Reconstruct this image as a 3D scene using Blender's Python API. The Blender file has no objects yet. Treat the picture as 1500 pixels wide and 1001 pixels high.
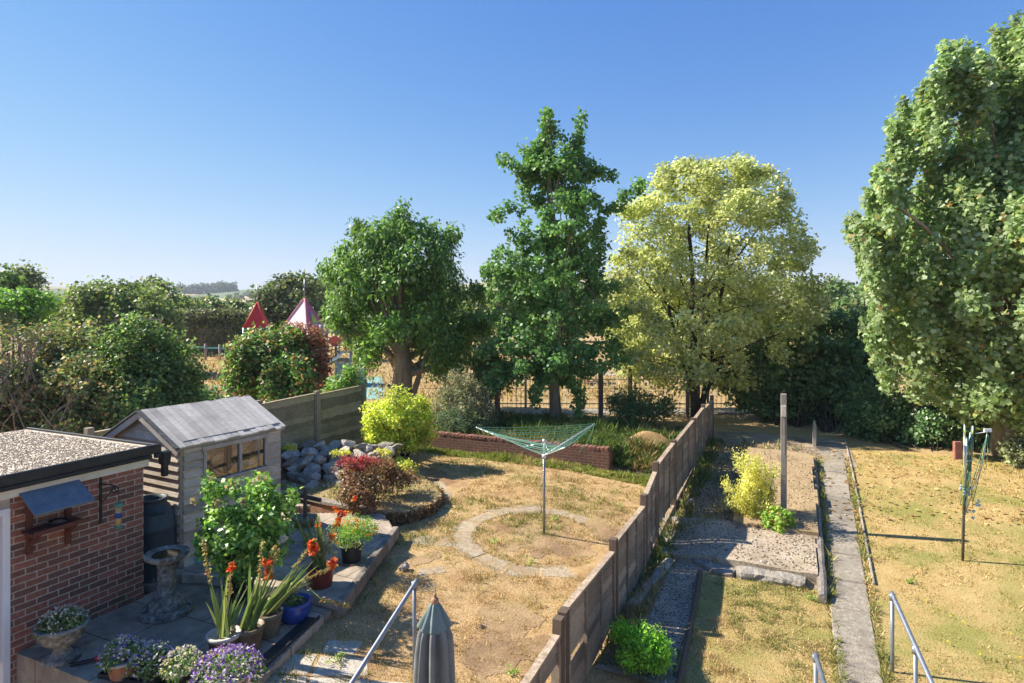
import bpy, bmesh, math, random
import numpy as np
from mathutils import Vector, Matrix
R = random.Random(7); rng = np.random.default_rng(11)
sc = bpy.context.scene; COL = sc.collection
PI = math.pi
# ------------------------------------------------------------------ camera and garden frame
F, CX, HY, CAMZ = 900.0, 750.0, 460.0, 4.0       # focal length and horizon in photo pixels, eye height
A = math.radians(24.5); SA, CA = math.sin(A), math.cos(A)
def uv(x, y): return x*CA-y*SA, x*SA+y*CA
def xy(u, v): return u*CA+v*SA, -u*SA+v*CA
def sm(t):
    t = max(0.0, min(1.0, t)); return t*t*(3-2*t)
def Tuv(u, v):
    l = .2*sm((-2.1-u)/3.3)+.1*sm((v-8)/6)
    l = l+(.5-l)*sm((v-14.7)/2.5)
    r = .45*sm((v-8)/9); r = r+(.5-r)*sm((v-16)/4)
    k = sm((u+2.35)/.5)
    z = l*(1-k)+r*k
    vd = 4.25+2.35*k
    z += (-.7-z)*sm((vd-v)/.25)
    d = math.hypot(u, v)
    if d > 70: z += (d-70)*.004
    return z
def T(x, y): return Tuv(*uv(x, y))
def ray(px, py, Y): return Vector(((px-CX)/F*Y, Y, CAMZ-(py-HY)/F*Y))
def gp(px, py, dz=0.0):                              # point of the ground seen at a photo pixel
    z = 0.1
    for _ in range(25):
        Y = F*(CAMZ-z-dz)/max(py-HY, 4); x = (px-CX)/F*Y
        z = z*.4+T(x, Y)*.6
    Y = F*(CAMZ-z-dz)/max(py-HY, 4)
    return Vector(((px-CX)/F*Y, Y, z+dz))
def at_z(px, py, z):
    Y = F*(CAMZ-z)/(py-HY); return Vector(((px-CX)/F*Y, Y, z))
def on_u(px, py, u):                                 # point of the vertical plane u = const seen at a photo pixel
    k = (px-CX)/F; Y = u/(k*CA-SA); return Vector((k*Y, Y, CAMZ-(py-HY)/F*Y))
# ------------------------------------------------------------------ noise
def _hash(i, j, k=0):
    h = (i*374761393+j*668265263+k*2147483647*3) & 0xffffffff
    h = ((h ^ (h >> 13))*1274126177) & 0xffffffff
    return ((h ^ (h >> 16)) & 0xffff)/65535.0
def vn(P, s):
    P = np.asarray(P, float)*s
    if P.shape[1] == 2: P = np.c_[P, np.zeros(len(P))]
    I = np.floor(P).astype(np.int64); f = P-I; f = f*f*(3-2*f); out = 0
    for a in (0, 1):
        for b in (0, 1):
            for c in (0, 1):
                w = (f[:, 0] if a else 1-f[:, 0])*(f[:, 1] if b else 1-f[:, 1])*(f[:, 2] if c else 1-f[:, 2])
                out = out+w*_hash(I[:, 0]+a, I[:, 1]+b, I[:, 2]+c)
    return out
def inpoly(P, poly):
    x, y = P[:, 0], P[:, 1]; r = np.zeros(len(P), bool); n = len(poly)
    for i in range(n):
        x0, y0 = poly[i][:2]; x1, y1 = poly[(i+1) % n][:2]
        if y0 == y1: continue
        c = ((y0 > y) != (y1 > y)) & (x < (x1-x0)*(y-y0)/(y1-y0)+x0); r ^= c
    return r
# ------------------------------------------------------------------ materials
def nodes(name):
    m = bpy.data.materials.new(name); m.use_nodes = True
    nt = m.node_tree; b = nt.nodes['Principled BSDF']; return m, nt, b
def col4(c): return (c[0], c[1], c[2], 1)
def ramp(nt, stops):
    r = nt.nodes.new('ShaderNodeValToRGB'); e = r.color_ramp.elements
    e[0].position, e[0].color = stops[0][0], col4(stops[0][1]); e[1].position, e[1].color = stops[-1][0], col4(stops[-1][1])
    for p, c in stops[1:-1]:
        n = e.new(p); n.color = col4(c)
    return r
def mul(nt, a, b, mode='MULTIPLY', f=1.0):
    n = nt.nodes.new('ShaderNodeMix'); n.data_type = 'RGBA'; n.blend_type = mode; n.clamp_result = False
    if hasattr(f, 'is_linked'): nt.links.new(f, n.inputs[0])
    else: n.inputs[0].default_value = f
    for s, k in ((a, 6), (b, 7)):
        if isinstance(s, tuple): n.inputs[k].default_value = col4(s)
        else: nt.links.new(s, n.inputs[k])
    return n.outputs[2]
def noise(nt, vec, scale, detail=6, rough=.6):
    n = nt.nodes.new('ShaderNodeTexNoise'); n.inputs['Scale'].default_value = scale
    n.inputs['Detail'].default_value = detail; n.inputs['Roughness'].default_value = rough
    if vec is not None: nt.links.new(vec, n.inputs['Vector'])
    return n.outputs['Fac']
def coords(nt, stretch=(1, 1, 1), world=False):
    if world: s = nt.nodes.new('ShaderNodeNewGeometry').outputs['Position']
    else: s = nt.nodes.new('ShaderNodeTexCoord').outputs['Object']
    mp = nt.nodes.new('ShaderNodeMapping'); mp.inputs['Scale'].default_value = stretch
    nt.links.new(s, mp.inputs['Vector']); return mp.outputs['Vector']
def bump(nt, b, h, strength, dist=.02):
    n = nt.nodes.new('ShaderNodeBump'); n.inputs['Strength'].default_value = strength; n.inputs['Distance'].default_value = dist
    nt.links.new(h, n.inputs['Height']); nt.links.new(n.outputs['Normal'], b.inputs['Normal'])
def attr(nt):
    n = nt.nodes.new('ShaderNodeAttribute'); n.attribute_name = 'Col'; return n.outputs['Color']
def M(name, stops, scale=8, rough=.85, bmp=.3, stretch=(1, 1, 1), big=None, metal=0.0, spec=.3, world=False, bscale=None, bdist=.02):
    m, nt, b = nodes(name); v = coords(nt, stretch, world)
    if len(stops[0]) == 3: stops = [(.3, stops[0]), (.7, stops[1])] if len(stops) == 2 else [(.25, stops[0]), (.5, stops[1]), (.75, stops[2])]
    nf = noise(nt, v, scale); r = ramp(nt, stops); nt.links.new(nf, r.inputs[0]); c = r.outputs[0]
    if big:                                            # (scale, colour, amount): stains in broad patches
        g = ramp(nt, [(.45, (0, 0, 0)), (.7, (1, 1, 1))]); nt.links.new(noise(nt, coords(nt, (1, 1, 1), world), big[0], 4), g.inputs[0])
        mm = nt.nodes.new('ShaderNodeMath'); mm.operation = 'MULTIPLY'; nt.links.new(g.outputs[0], mm.inputs[0]); mm.inputs[1].default_value = big[2]
        c = mul(nt, c, big[1], 'MIX', mm.outputs[0])
    c = mul(nt, c, attr(nt)); nt.links.new(c, b.inputs['Base Color'])
    b.inputs['Roughness'].default_value = rough; b.inputs['Metallic'].default_value = metal
    b.inputs['Specular IOR Level'].default_value = spec
    if bmp: bump(nt, b, noise(nt, v, bscale or scale*2.5), bmp, bdist)
    return m
def leaf_mat(name, tr=.35, rough=.5, spec=.35, tint=(1.15, 1.18, .72)):
    m, nt, b = nodes(name); a = attr(nt); nt.links.new(a, b.inputs['Base Color'])
    b.inputs['Roughness'].default_value = rough; b.inputs['Specular IOR Level'].default_value = spec
    t = nt.nodes.new('ShaderNodeBsdfTranslucent'); nt.links.new(mul(nt, a, tint), t.inputs['Color'])
    x = nt.nodes.new('ShaderNodeMixShader'); x.inputs[0].default_value = tr
    nt.links.new(b.outputs[0], x.inputs[1]); nt.links.new(t.outputs[0], x.inputs[2])
    nt.links.new(x.outputs[0], nt.nodes['Material Output'].inputs['Surface']); return m
# ------------------------------------------------------------------ mesh building
def put(me, name, mat, parent=None, loc=None, smooth=False):
    o = bpy.data.objects.new(name, me); COL.objects.link(o)
    for x in (mat if isinstance(mat, (list, tuple)) else [mat]): me.materials.append(x)
    if parent is not None: o.parent = parent
    elif loc is not None: o.location = loc
    if smooth: me.polygons.foreach_set('use_smooth', [True]*len(me.polygons))
    return o
class MB:
    def __init__(s): s.v = []; s.f = []; s.c = []
    def add(s, vs, fs, tone=None):
        k = len(s.v); s.v += [tuple(p) for p in vs]; s.f += [tuple(i+k for i in f) for f in fs]
        if tone is None: tone = 1+R.uniform(-.07, .07)
        if not isinstance(tone, tuple): tone = (tone, tone, tone)
        s.c += [tone]*len(vs); return s
    def box(s, c, d, rot=None, tone=None, taper=1.0):
        hx, hy, hz = d[0]/2, d[1]/2, d[2]/2
        vs = [Vector((x*hx*(taper if z > 0 else 1), y*hy*(taper if z > 0 else 1), z*hz)) for z in (-1, 1) for y in (-1, 1) for x in (-1, 1)]
        if rot is not None: vs = [rot @ p for p in vs]
        c = Vector(c); return s.add([p+c for p in vs], [(0, 2, 3, 1), (4, 5, 7, 6), (0, 1, 5, 4), (2, 6, 7, 3), (0, 4, 6, 2), (1, 3, 7, 5)], tone)
    def bar(s, p, q, w, h, tone=None, up=(0, 0, 1)):       # rectangular bar from p to q, w across, h along up
        p, q = Vector(p), Vector(q); d = (q-p).normalized(); a = d.cross(Vector(up)).normalized(); b = a.cross(d)
        vs = [o+a*x*w/2+b*y*h/2 for o in (p, q) for x, y in ((-1, -1), (1, -1), (1, 1), (-1, 1))]
        return s.add(vs, [(3, 2, 1, 0), (4, 5, 6, 7), (0, 1, 5, 4), (1, 2, 6, 5), (2, 3, 7, 6), (3, 0, 4, 7)], tone)
    def tube(s, pts, rad, n=8, tone=None, cap=True):
        pts = [Vector(p) for p in pts]; m = len(pts)
        if not isinstance(rad, (list, tuple)): rad = [rad]*m
        vs = []; fs = []; ref = None
        for i, p in enumerate(pts):
            d = (pts[min(i+1, m-1)]-pts[max(i-1, 0)]).normalized()
            if ref is None: ref = Vector((1, 0, 0)) if abs(d.x) < .8 else Vector((0, 1, 0))
            a = (ref-d*ref.dot(d)).normalized(); ref = a; b = d.cross(a)
            vs += [p+(a*math.cos(2*PI*k/n)+b*math.sin(2*PI*k/n))*rad[i] for k in range(n)]
        for i in range(m-1):
            fs += [(i*n+k, i*n+(k+1) % n, (i+1)*n+(k+1) % n, (i+1)*n+k) for k in range(n)]
        if cap: fs += [tuple(range(n-1, -1, -1)), tuple((m-1)*n+k for k in range(n))]
        return s.add(vs, fs, tone)
    def lathe(s, c, prof, n=24, tone=None, sq=None):       # prof: (radius, z) from the bottom up
        c = Vector(c); vs = []; fs = []
        for r, z in prof: vs += [c+Vector((r*math.cos(2*PI*k/n), r*math.sin(2*PI*k/n), z)) for k in range(n)]
        for i in range(len(prof)-1):
            fs += [(i*n+k, i*n+(k+1) % n, (i+1)*n+(k+1) % n, (i+1)*n+k) for k in range(n)]
        fs += [tuple(range(n-1, -1, -1)), tuple((len(prof)-1)*n+k for k in range(n))]
        return s.add(vs, fs, tone)
    def poly(s, pts, tone=None): return s.add(pts, [tuple(range(len(pts)))], tone)
    def prism(s, pts, h, tone=None):                       # outline in the ground plane raised by h
        n = len(pts); a = [Vector(p) for p in pts]; b = [p+Vector((0, 0, h)) for p in a]
        return s.add(a+b, [tuple(range(n-1, -1, -1)), tuple(range(n, 2*n))]+[(k, (k+1) % n, n+(k+1) % n, n+k) for k in range(n)], tone)
    def build(s, name, mat, parent=None, smooth=False, bevel=0, loc=None, seg=2):
        me = bpy.data.meshes.new(name); o0 = Vector((0, 0, 0))
        if parent is not None:
            o0 = parent.get('_w'); o0 = Vector(o0) if o0 is not None else Vector((0, 0, 0))
        elif loc is not None: o0 = Vector(loc)
        me.from_pydata([(p[0]-o0[0], p[1]-o0[1], p[2]-o0[2]) for p in s.v], [], s.f); me.update()
        a = me.attributes.new('Col', 'FLOAT_COLOR', 'POINT'); a.data.foreach_set('color', np.array([(*c, 1) for c in s.c], np.float32).ravel())
        o = put(me, name, mat, parent, loc, smooth)
        o['_w'] = tuple(o0)
        if parent is not None: pass
        if bevel:
            b = o.modifiers.new('bevel', 'BEVEL'); b.width = bevel; b.segments = seg; b.limit_method = 'ANGLE'; b.angle_limit = .6
        return o
def npmesh(name, V, Fc, C, mat, parent=None, loc=None, smooth=False):
    """V (n,3); Fc (m,k) faces of equal size; C (n,3) colours."""
    o0 = np.zeros(3)
    if parent is not None and parent.get('_w') is not None: o0 = np.array(parent['_w'])
    elif loc is not None: o0 = np.array(loc)
    me = bpy.data.meshes.new(name); m, k = Fc.shape
    me.vertices.add(len(V)); me.vertices.foreach_set('co', (V-o0).astype(np.float32).ravel())
    me.loops.add(m*k); me.loops.foreach_set('vertex_index', Fc.astype(np.int32).ravel())
    me.polygons.add(m); me.polygons.foreach_set('loop_start', np.arange(0, m*k, k, dtype=np.int32))
    a = me.attributes.new('Col', 'FLOAT_COLOR', 'POINT'); a.data.foreach_set('color', np.c_[C, np.ones(len(C))].astype(np.float32).ravel())
    me.update(calc_edges=True)
    o = put(me, name, mat, parent, loc, smooth); o['_w'] = tuple(o0); return o
def E(name, label, cat, loc, group=None):
    o = bpy.data.objects.new(name, None); COL.objects.link(o); o.location = loc; o['_w'] = tuple(loc); o.empty_display_size = .1
    return tag(o, label, cat, group)
def tag(o, label, cat, group=None):
    o['label'] = label; o['category'] = cat
    if group: o['group'] = group
    return o
def struct(o, kind='structure'): o['kind'] = kind; return o
# ------------------------------------------------------------------ ground sheets
def patch(name, poly, zf, cell, mat, wob=.05, skirt=0.0, tone=None):
    P = np.array([uv(*p[:2]) for p in poly]); lo = P.min(0); hi = P.max(0)+cell      # the grid runs along the garden
    nx, ny = int((hi[0]-lo[0])/cell)+1, int((hi[1]-lo[1])/cell)+1
    gx, gy = np.meshgrid(lo[0]+(np.arange(nx)+.5)*cell, lo[1]+(np.arange(ny)+.5)*cell, indexing='ij')
    Q = np.c_[gx.ravel(), gy.ravel()]
    w = np.c_[vn(Q, 3)-.5+.5*(vn(Q, 9)-.5), vn(Q+31, 3)-.5+.5*(vn(Q+57, 9)-.5)]*wob*2
    ins = inpoly(Q+w, P).reshape(nx, ny); idx = {}; vs = []; fs = []
    def vid(i, j):
        if (i, j) not in idx:
            x, y = xy(lo[0]+i*cell, lo[1]+j*cell); idx[(i, j)] = len(vs); vs.append((x, y, zf(x, y)))
        return idx[(i, j)]
    I, J = np.nonzero(ins)
    for i, j in zip(I.tolist(), J.tolist()): fs.append((vid(i, j), vid(i+1, j), vid(i+1, j+1), vid(i, j+1)))
    if skirt:
        low = {}
        def lv(k):
            if k not in low: low[k] = len(vs); x, y, z = vs[k]; vs.append((x, y, z-skirt))
            return low[k]
        for i, j in zip(I.tolist(), J.tolist()):
            for di, dj, a, b in ((-1, 0, (i, j+1), (i, j)), (1, 0, (i+1, j), (i+1, j+1)), (0, -1, (i, j), (i+1, j)), (0, 1, (i+1, j+1), (i, j+1))):
                ii, jj = i+di, j+dj
                if not (0 <= ii < nx and 0 <= jj < ny and ins[ii, jj]):
                    p, q = idx[a], idx[b]; fs.append((q, p, lv(p), lv(q)))
    mb = MB(); mb.v = vs; mb.f = fs; mb.c = [(1, 1, 1)]*len(vs)
    return struct(mb.build(name, mat))
def UV(pts): return [xy(u, v) for u, v in pts]
def PX(pts, dz=0.0): return [tuple(gp(a, b, dz)[:2]) for a, b in pts]
# ------------------------------------------------------------------ foliage
KITE = (np.array([(0, 0, 0), (.36, .42, .08), (0, 1, -.08), (-.36, .42, .08)]), np.array([(0, 1, 2, 3)]))
NARROW = (np.array([(0, 0, 0), (.15, .45, .03), (0, 1, -.18), (-.15, .45, .03)]), np.array([(0, 1, 2, 3)]))
LANCE = (np.array([(0, 0, 0), (.23, .42, .05), (0, 1, -.16), (-.23, .42, .05)]), np.array([(0, 1, 2, 3)]))
ROUND = (np.array([(0, 0, 0), (.4, .2, .05), (.42, .65, .05), (0, 1, -.05), (-.42, .65, .05), (-.4, .2, .05)]), np.array([(0, 1, 2, 3, 4, 5)]))
LOBED = (np.array([(0, .06, 0), (.38, .04, 0), (.4, .3, .05), (.55, .58, -.05), (.29, .64, .03), (0, 1.0, -.1), (-.29, .64, .03), (-.55, .58, -.05), (-.4, .3, .05), (-.38, .04, 0)]), np.array([tuple(range(10))]))
OCTA = (np.array([(.5, 0, 0), (0, .5, 0), (-.5, 0, 0), (0, -.5, 0), (0, 0, .35), (0, 0, -.35)]), np.array([(0, 1, 4), (1, 2, 4), (2, 3, 4), (3, 0, 4), (1, 0, 5), (2, 1, 5), (3, 2, 5), (0, 3, 5)]))
def unit(a): return a/np.maximum(np.linalg.norm(a, axis=1, keepdims=True), 1e-9)
def leaves(name, C, rad, per, size, tpl, pal, mat, parent=None, outc=None, up=.5, outw=.5, droop=.3, jit=.18, loc=None, own=.12, rnd=1.0, flat=False, axis=None):
    C = np.asarray(C, float); n = len(C); idx = np.repeat(np.arange(n), per); N = len(idx)
    rad = np.broadcast_to(np.asarray(rad, float), (n, 3)) if np.ndim(rad) != 2 else np.asarray(rad)
    g = np.clip(rng.normal(size=(N, 3)), -1.9, 1.9); pos = C[idx]+g*rad[idx]*.6
    oc = np.asarray(outc if outc is not None else C.mean(0))
    nr = rng.normal(size=(N, 3))*rnd+np.array((0, 0, up))+outw*unit(pos-oc)*1.2; nr = unit(nr)
    a = rng.normal(size=(N, 3)) if axis is None else rng.normal(size=(N, 3))*.35+np.asarray(axis); a[:, 2] -= droop*1.5; a -= (a*nr).sum(1, keepdims=True)*nr; a = unit(a); b = np.cross(a, nr)
    s = size[0]+(size[1]-size[0])*rng.random(N)
    tv, tf = tpl; k = len(tv)
    V = pos[:, None, :]+s[:, None, None]*(tv[None, :, 0, None]*b[:, None]+tv[None, :, 1, None]*a[:, None]+tv[None, :, 2, None]*nr[:, None])
    w = np.array([p[3] if len(p) > 3 else 1 for p in pal], float); pc = np.array([p[:3] for p in pal])
    c = pc[rng.choice(len(pal), N, p=w/w.sum())]
    c = c*np.clip(1+jit*rng.normal(size=n), .55, 1.6)[idx][:, None]*np.clip(1+own*rng.normal(size=N), .6, 1.5)[:, None]
    if mat in (LEAF, LEAFG, LEAFV): c = c*FOL
    Fc = (np.arange(N)[:, None, None]*k+tf[None]).reshape(-1, tf.shape[1])
    return npmesh(name, V.reshape(-1, 3), Fc, np.repeat(c, k, 0), mat, parent, loc)
def crown(rows, Y, n, depth=.9, shell=.42, gap=.0, gf=1.2, seed=0, lo=0, cut=None):
    rows = sorted(rows); py = np.array([r[0] for r in rows], float); l = np.array([r[1] for r in rows], float); r = np.array([r[2] for r in rows], float)
    out = []
    while len(out) < n:
        m = n*3; q = py[0]+(py[-1]-py[0])*rng.random(m); L = np.interp(q, py, l); Rr = np.interp(q, py, r)
        keep = rng.random(m) < (Rr-L)/(r-l).max(); q, L, Rr = q[keep], L[keep], Rr[keep]; m = len(q)
        th = rng.random(m)*2*PI; rr = rng.random(m)**shell; hw = (Rr-L)/2
        x = ((L+Rr)/2+np.cos(th)*rr*hw-CX)/F*Y; y = Y+np.sin(th)*rr*hw/F*Y*depth; z = CAMZ-(q-HY)/F*Y
        p = np.c_[x, y, z]
        if gap: p = p[vn(p+seed*17.3, gf) > gap]
        out += p.tolist()
    return np.array(out[:n])
def blob(c, r, n, shell=.4, gap=0., gf=2.5, bottom=-.9):
    out = []
    while len(out) < n:
        d = unit(rng.normal(size=(n*2, 3))); d = d[d[:, 2] > bottom]; q = rng.random((len(d), 1))**shell
        p = np.asarray(c)+d*q*np.asarray(r)
        if gap: p = p[vn(p, gf) > gap]
        out += p.tolist()
    return np.array(out[:n])
def limbs(mb, base, top, C, k, r0, start=.25, bend=.15, n=6):
    """limbs from a trunk line (base to top) out to some of the leaf clumps C"""
    base, top = Vector(base), Vector(top); ids = rng.choice(len(C), min(k, len(C)), replace=False)
    for i in ids:
        e = Vector(C[i]); h = (e.z-base.z)/max(top.z-base.z, .1)
        t = max(start, min(.95, h*R.uniform(.45, .85))); p = base.lerp(top, t); rr = r0*(1-t*.8)*R.uniform(.35, .6)
        m = p.lerp(e, .5)+Vector((R.uniform(-bend, bend), R.uniform(-bend, bend), R.uniform(0, bend)))
        pts = [p, p.lerp(m, .55), m, m.lerp(e, .5)+Vector((R.uniform(-bend, bend)*.4, R.uniform(-bend, bend)*.4, bend*.4)), e]
        mb.tube(pts, [rr, rr*.8, rr*.55, rr*.35, max(rr*.12, .004)], n, cap=False)
def trunk_line(base, top, wob, k=7):
    base, top = Vector(base), Vector(top)
    return [base.lerp(top, i/(k-1))+Vector((R.uniform(-wob, wob), R.uniform(-wob, wob), 0))*(0 if i in (0,) else 1) for i in range(k)]
SKY_AIR, SKY_DUST, SKY_OZ, SKY_ST, SUN_ST, EXPO = 1.0, .0, 5.0, .135, 4.5, 1.3
SKY_TINT, SKY_BASE, SKY_CAP = (.25, .2, .27), (.07, .47, 2.4), (3.0, 3.2, 3.5)
HAZE = .0003
# ------------------------------------------------------------------ materials used
FOL = 1.75
LEAF = leaf_mat('leaf', .4, .5, .45); LEAFG = leaf_mat('glossy_leaf', .3, .35, .5); LEAFV = leaf_mat('thin_leaf', .52, .5, .4, (1.08, 1.12, .84)); PETAL = leaf_mat('petal', .4, .7, .1)
GRASSM = leaf_mat('grass_blade', .3, .7, .1)
BARK = M('bark', [(.19, .145, .1), (.4, .33, .25)], 9, .95, .8, (1, 1, .25))
BARKD = M('dark_bark', [(.025, .02, .016), (.08, .065, .05)], 9, .95, .8, (1, 1, .25))
TWIG = M('dead_twig', [(.24, .19, .15), (.42, .35, .28)], 12, .95, 0)
WOODG = M('weathered_wood', [(.23, .2, .17), (.38, .34, .3), (.5, .46, .41)], 5, .9, .35, (6, 6, 40), (2.2, (.22, .16, .1), .6))
WOODGX = M('weathered_board', [(.3, .235, .175), (.5, .425, .34), (.66, .585, .49)], 6, .9, .4, (1.2, 1.2, 22), (1.7, (.27, .17, .1), .55))
ROOFW = M('weathered_roof_board', [(.42, .37, .31), (.6, .545, .475), (.74, .69, .615)], 5, .9, .3, (22, 1.5, 3), (2.0, (.3, .25, .2), .5))
FENCEW = M('fence_board', [(.17, .12, .08), (.35, .265, .185), (.5, .4, .3)], 6, .9, .5, (3, 3, 26), (1.4, (.13, .09, .06), .55))
FPOST = M('fence_post_wood', [(.08, .055, .04), (.19, .135, .095)], 6, .9, .5, (20, 20, 2))
OLDF = M('mossy_board', [(.16, .135, .08), (.32, .27, .17), (.46, .39, .26)], 5, .95, .5, (2, 2, 18), (1.8, (.13, .13, .06), .6))
CONC = M('concrete', [(.25, .21, .165), (.4, .345, .28), (.54, .48, .4)], 7, .95, .5, big=(1.3, (.14, .12, .1), .5))
SLABM = M('slab_concrete', [(.2, .17, .13), (.32, .275, .215), (.46, .4, .325)], 16, .95, .9, big=(1.1, (.13, .11, .09), .6), world=True, bscale=50)
PATIOM = M('patio_stone', [(.27, .215, .16), (.42, .34, .26), (.55, .46, .36)], 6, .95, .6, big=(1.3, (.15, .125, .1), .6), world=True, bscale=45)
STONE = M('cast_stone', [(.13, .12, .1), (.3, .28, .245), (.58, .56, .51)], 22, .95, 1.0, big=(9, (.07, .065, .055), .85), bdist=.04, bscale=30)
ROCKM = M('rock', [(.24, .21, .175), (.44, .4, .345), (.62, .57, .5)], 5, .95, .9, big=(4, (.56, .53, .48), .55), bdist=.06, bscale=9)
GALV = M('galvanised', [(.2, .22, .25), (.32, .34, .37)], 14, .45, .05, metal=.6, spec=.5)
ALU = M('aluminium', [(.6, .62, .64), (.72, .74, .75)], 10, .4, 0, metal=.5, spec=.5)
BLACKP = M('black_plastic', [(.015, .017, .02), (.035, .038, .042)], 6, .5, .05)
BUTT = M('water_butt_plastic', [(.035, .05, .062), (.06, .08, .095)], 4, .5, .05, big=(3, (.11, .13, .14), .35))
WHITEP = M('white_frame', [(.72, .72, .72), (.8, .8, .8)], 5, .4, .02)
CREAM = M('cream_paint', [(.6, .55, .44), (.72, .67, .56)], 7, .7, .1)
BLUED = M('blue_door', [(.02, .05, .22), (.035, .08, .32)], 4, .4, .02)
REDWOOD = M('brown_stain', [(.09, .03, .022), (.17, .062, .042)], 8, .8, .3, (3, 3, 14))
SLATE = M('grey_felt', [(.1, .135, .17), (.16, .2, .24)], 10, .8, .2)
TERRA = M('terracotta', [(.3, .11, .055), (.42, .17, .085)], 8, .85, .2, big=(6, (.42, .33, .26), .5))
BLUEG = M('blue_glaze', [(.012, .035, .2), (.03, .08, .36)], 7, .2, .03, spec=.6)
BROWNG = M('brown_glaze', [(.1, .07, .045), (.2, .15, .1)], 7, .45, .1, big=(8, (.28, .23, .17), .4))
OLIVEG = M('olive_glaze', [(.11, .1, .07), (.19, .175, .125)], 7, .5, .1)
REDG = M('oxblood_pot', [(.1, .025, .018), (.19, .05, .032)], 6, .4, .05)
SOILM = M('soil', [(.07, .05, .035), (.16, .115, .08)], 14, 1, .8)
CANVAS = M('umbrella_canvas', [(.13, .14, .14), (.22, .232, .23)], 4, .95, .15, (1, 1, .3), big=(5, (.36, .36, .34), .4))
CANVASG = M('umbrella_valance', [(.12, .165, .155), (.19, .245, .23)], 4, .95, .15, (1, 1, .3), big=(5, (.26, .3, .29), .4))
FINIAL = M('varnished_wood', [(.3, .16, .09), (.45, .28, .17)], 10, .6, .1)
GREENL = M('green_line', [(.05, .17, .12), (.1, .26, .19)], 20, .6, 0)
YELLOWL = M('yellow_line', [(.35, .36, .06), (.5, .48, .12)], 20, .6, 0)
BLUEP = M('blue_clip', [(.25, .4, .5), (.4, .55, .62)], 10, .5, 0)
REDP = M('red_plastic', [(.5, .03, .025), (.6, .06, .045)], 6, .5, 0)
ORANGE = M('coral_plastic', [(.6, .09, .06), (.68, .13, .09)], 6, .5, 0)
PINKP = M('faded_red_panel', [(.45, .11, .15), (.58, .19, .24)], 2, .6, 0)
PINKLIT = M('sunlit_pink_panel', [(.66, .52, .54), (.76, .64, .66)], 3, .6, 0)  # lit copy of the pink roof panels, sunlight put into the colour
YELP = M('yellow_panel', [(.6, .45, .03), (.7, .55, .06)], 4, .6, 0)
GREYP = M('grey_panel', [(.2, .21, .24), (.3, .31, .34)], 5, .6, 0)
TEALP = M('teal_paint', [(.1, .38, .36), (.18, .5, .47)], 3, .7, 0)
SKYP = M('sky_blue_paint', [(.35, .52, .66), (.5, .65, .75)], 3, .7, 0)
SEED = M('bird_seed', [(.3, .2, .08), (.6, .47, .25)], 60, .9, .3)
TRAYM = M('dark_tray', [(.018, .018, .02), (.04, .04, .042)], 5, .6, .1)
def ground_mat(name, dry, pale, green, soil, gs, ss, fine=60):
    """dry grass ground: straw and pale straw, greener patches (share gs), bare soil (share ss)"""
    m, nt, b = nodes(name); v = coords(nt, (1, 1, 1), True)
    r = ramp(nt, [(.3, dry), (.7, pale)]); nt.links.new(noise(nt, v, 2.3, 8, .7), r.inputs[0]); c = r.outputs[0]
    def patchmask(scale, share, seed):
        mp = nt.nodes.new('ShaderNodeMapping'); mp.inputs['Location'].default_value = (seed, seed*1.7, 0); nt.links.new(v, mp.inputs['Vector'])
        g = ramp(nt, [(.62-share*.35, (0, 0, 0)), (.78-share*.35, (1, 1, 1))]); nt.links.new(noise(nt, mp.outputs[0], scale, 7, .65), g.inputs[0]); return g.outputs[0]
    c = mul(nt, c, green, 'MIX', patchmask(.75, gs, 3.1)); c = mul(nt, c, soil, 'MIX', patchmask(1.1, ss, 9.4))
    f = ramp(nt, [(.25, (.5, .5, .5)), (.75, (1.35, 1.35, 1.35))]); nt.links.new(noise(nt, v, fine, 5, .7), f.inputs[0])
    c = mul(nt, mul(nt, c, f.outputs[0]), attr(nt)); nt.links.new(c, b.inputs['Base Color'])
    b.inputs['Roughness'].default_value = 1; b.inputs['Specular IOR Level'].default_value = .1
    bump(nt, b, noise(nt, v, fine*.7, 6, .7), .8, .03); return m
LAWNL = ground_mat('dry_lawn', (.43, .265, .12), (.63, .45, .235), (.27, .235, .075), (.29, .17, .09), .25, .3)
LAWNR = ground_mat('greener_dry_lawn', (.44, .3, .115), (.58, .42, .19), (.3, .275, .08), (.36, .24, .11), .46, .05)
FIELD = ground_mat('field_grass', (.38, .25, .115), (.5, .36, .19), (.27, .235, .09), (.24, .165, .1), .22, .15, 25)
BEDG = ground_mat('weedy_bed', (.2, .15, .07), (.33, .25, .12), (.1, .13, .03), (.1, .07, .045), .55, .5, 40)
EARTH = ground_mat('dry_earth', (.32, .24, .165), (.46, .365, .27), (.25, .22, .1), (.21, .155, .11), .25, .3, 40)
GRAVM = M('gravel_ground', [(.3, .21, .135), (.47, .355, .25), (.62, .51, .39)], 38, .95, .8, big=(1.3, (.12, .095, .07), .6), world=True, bscale=60)
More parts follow.
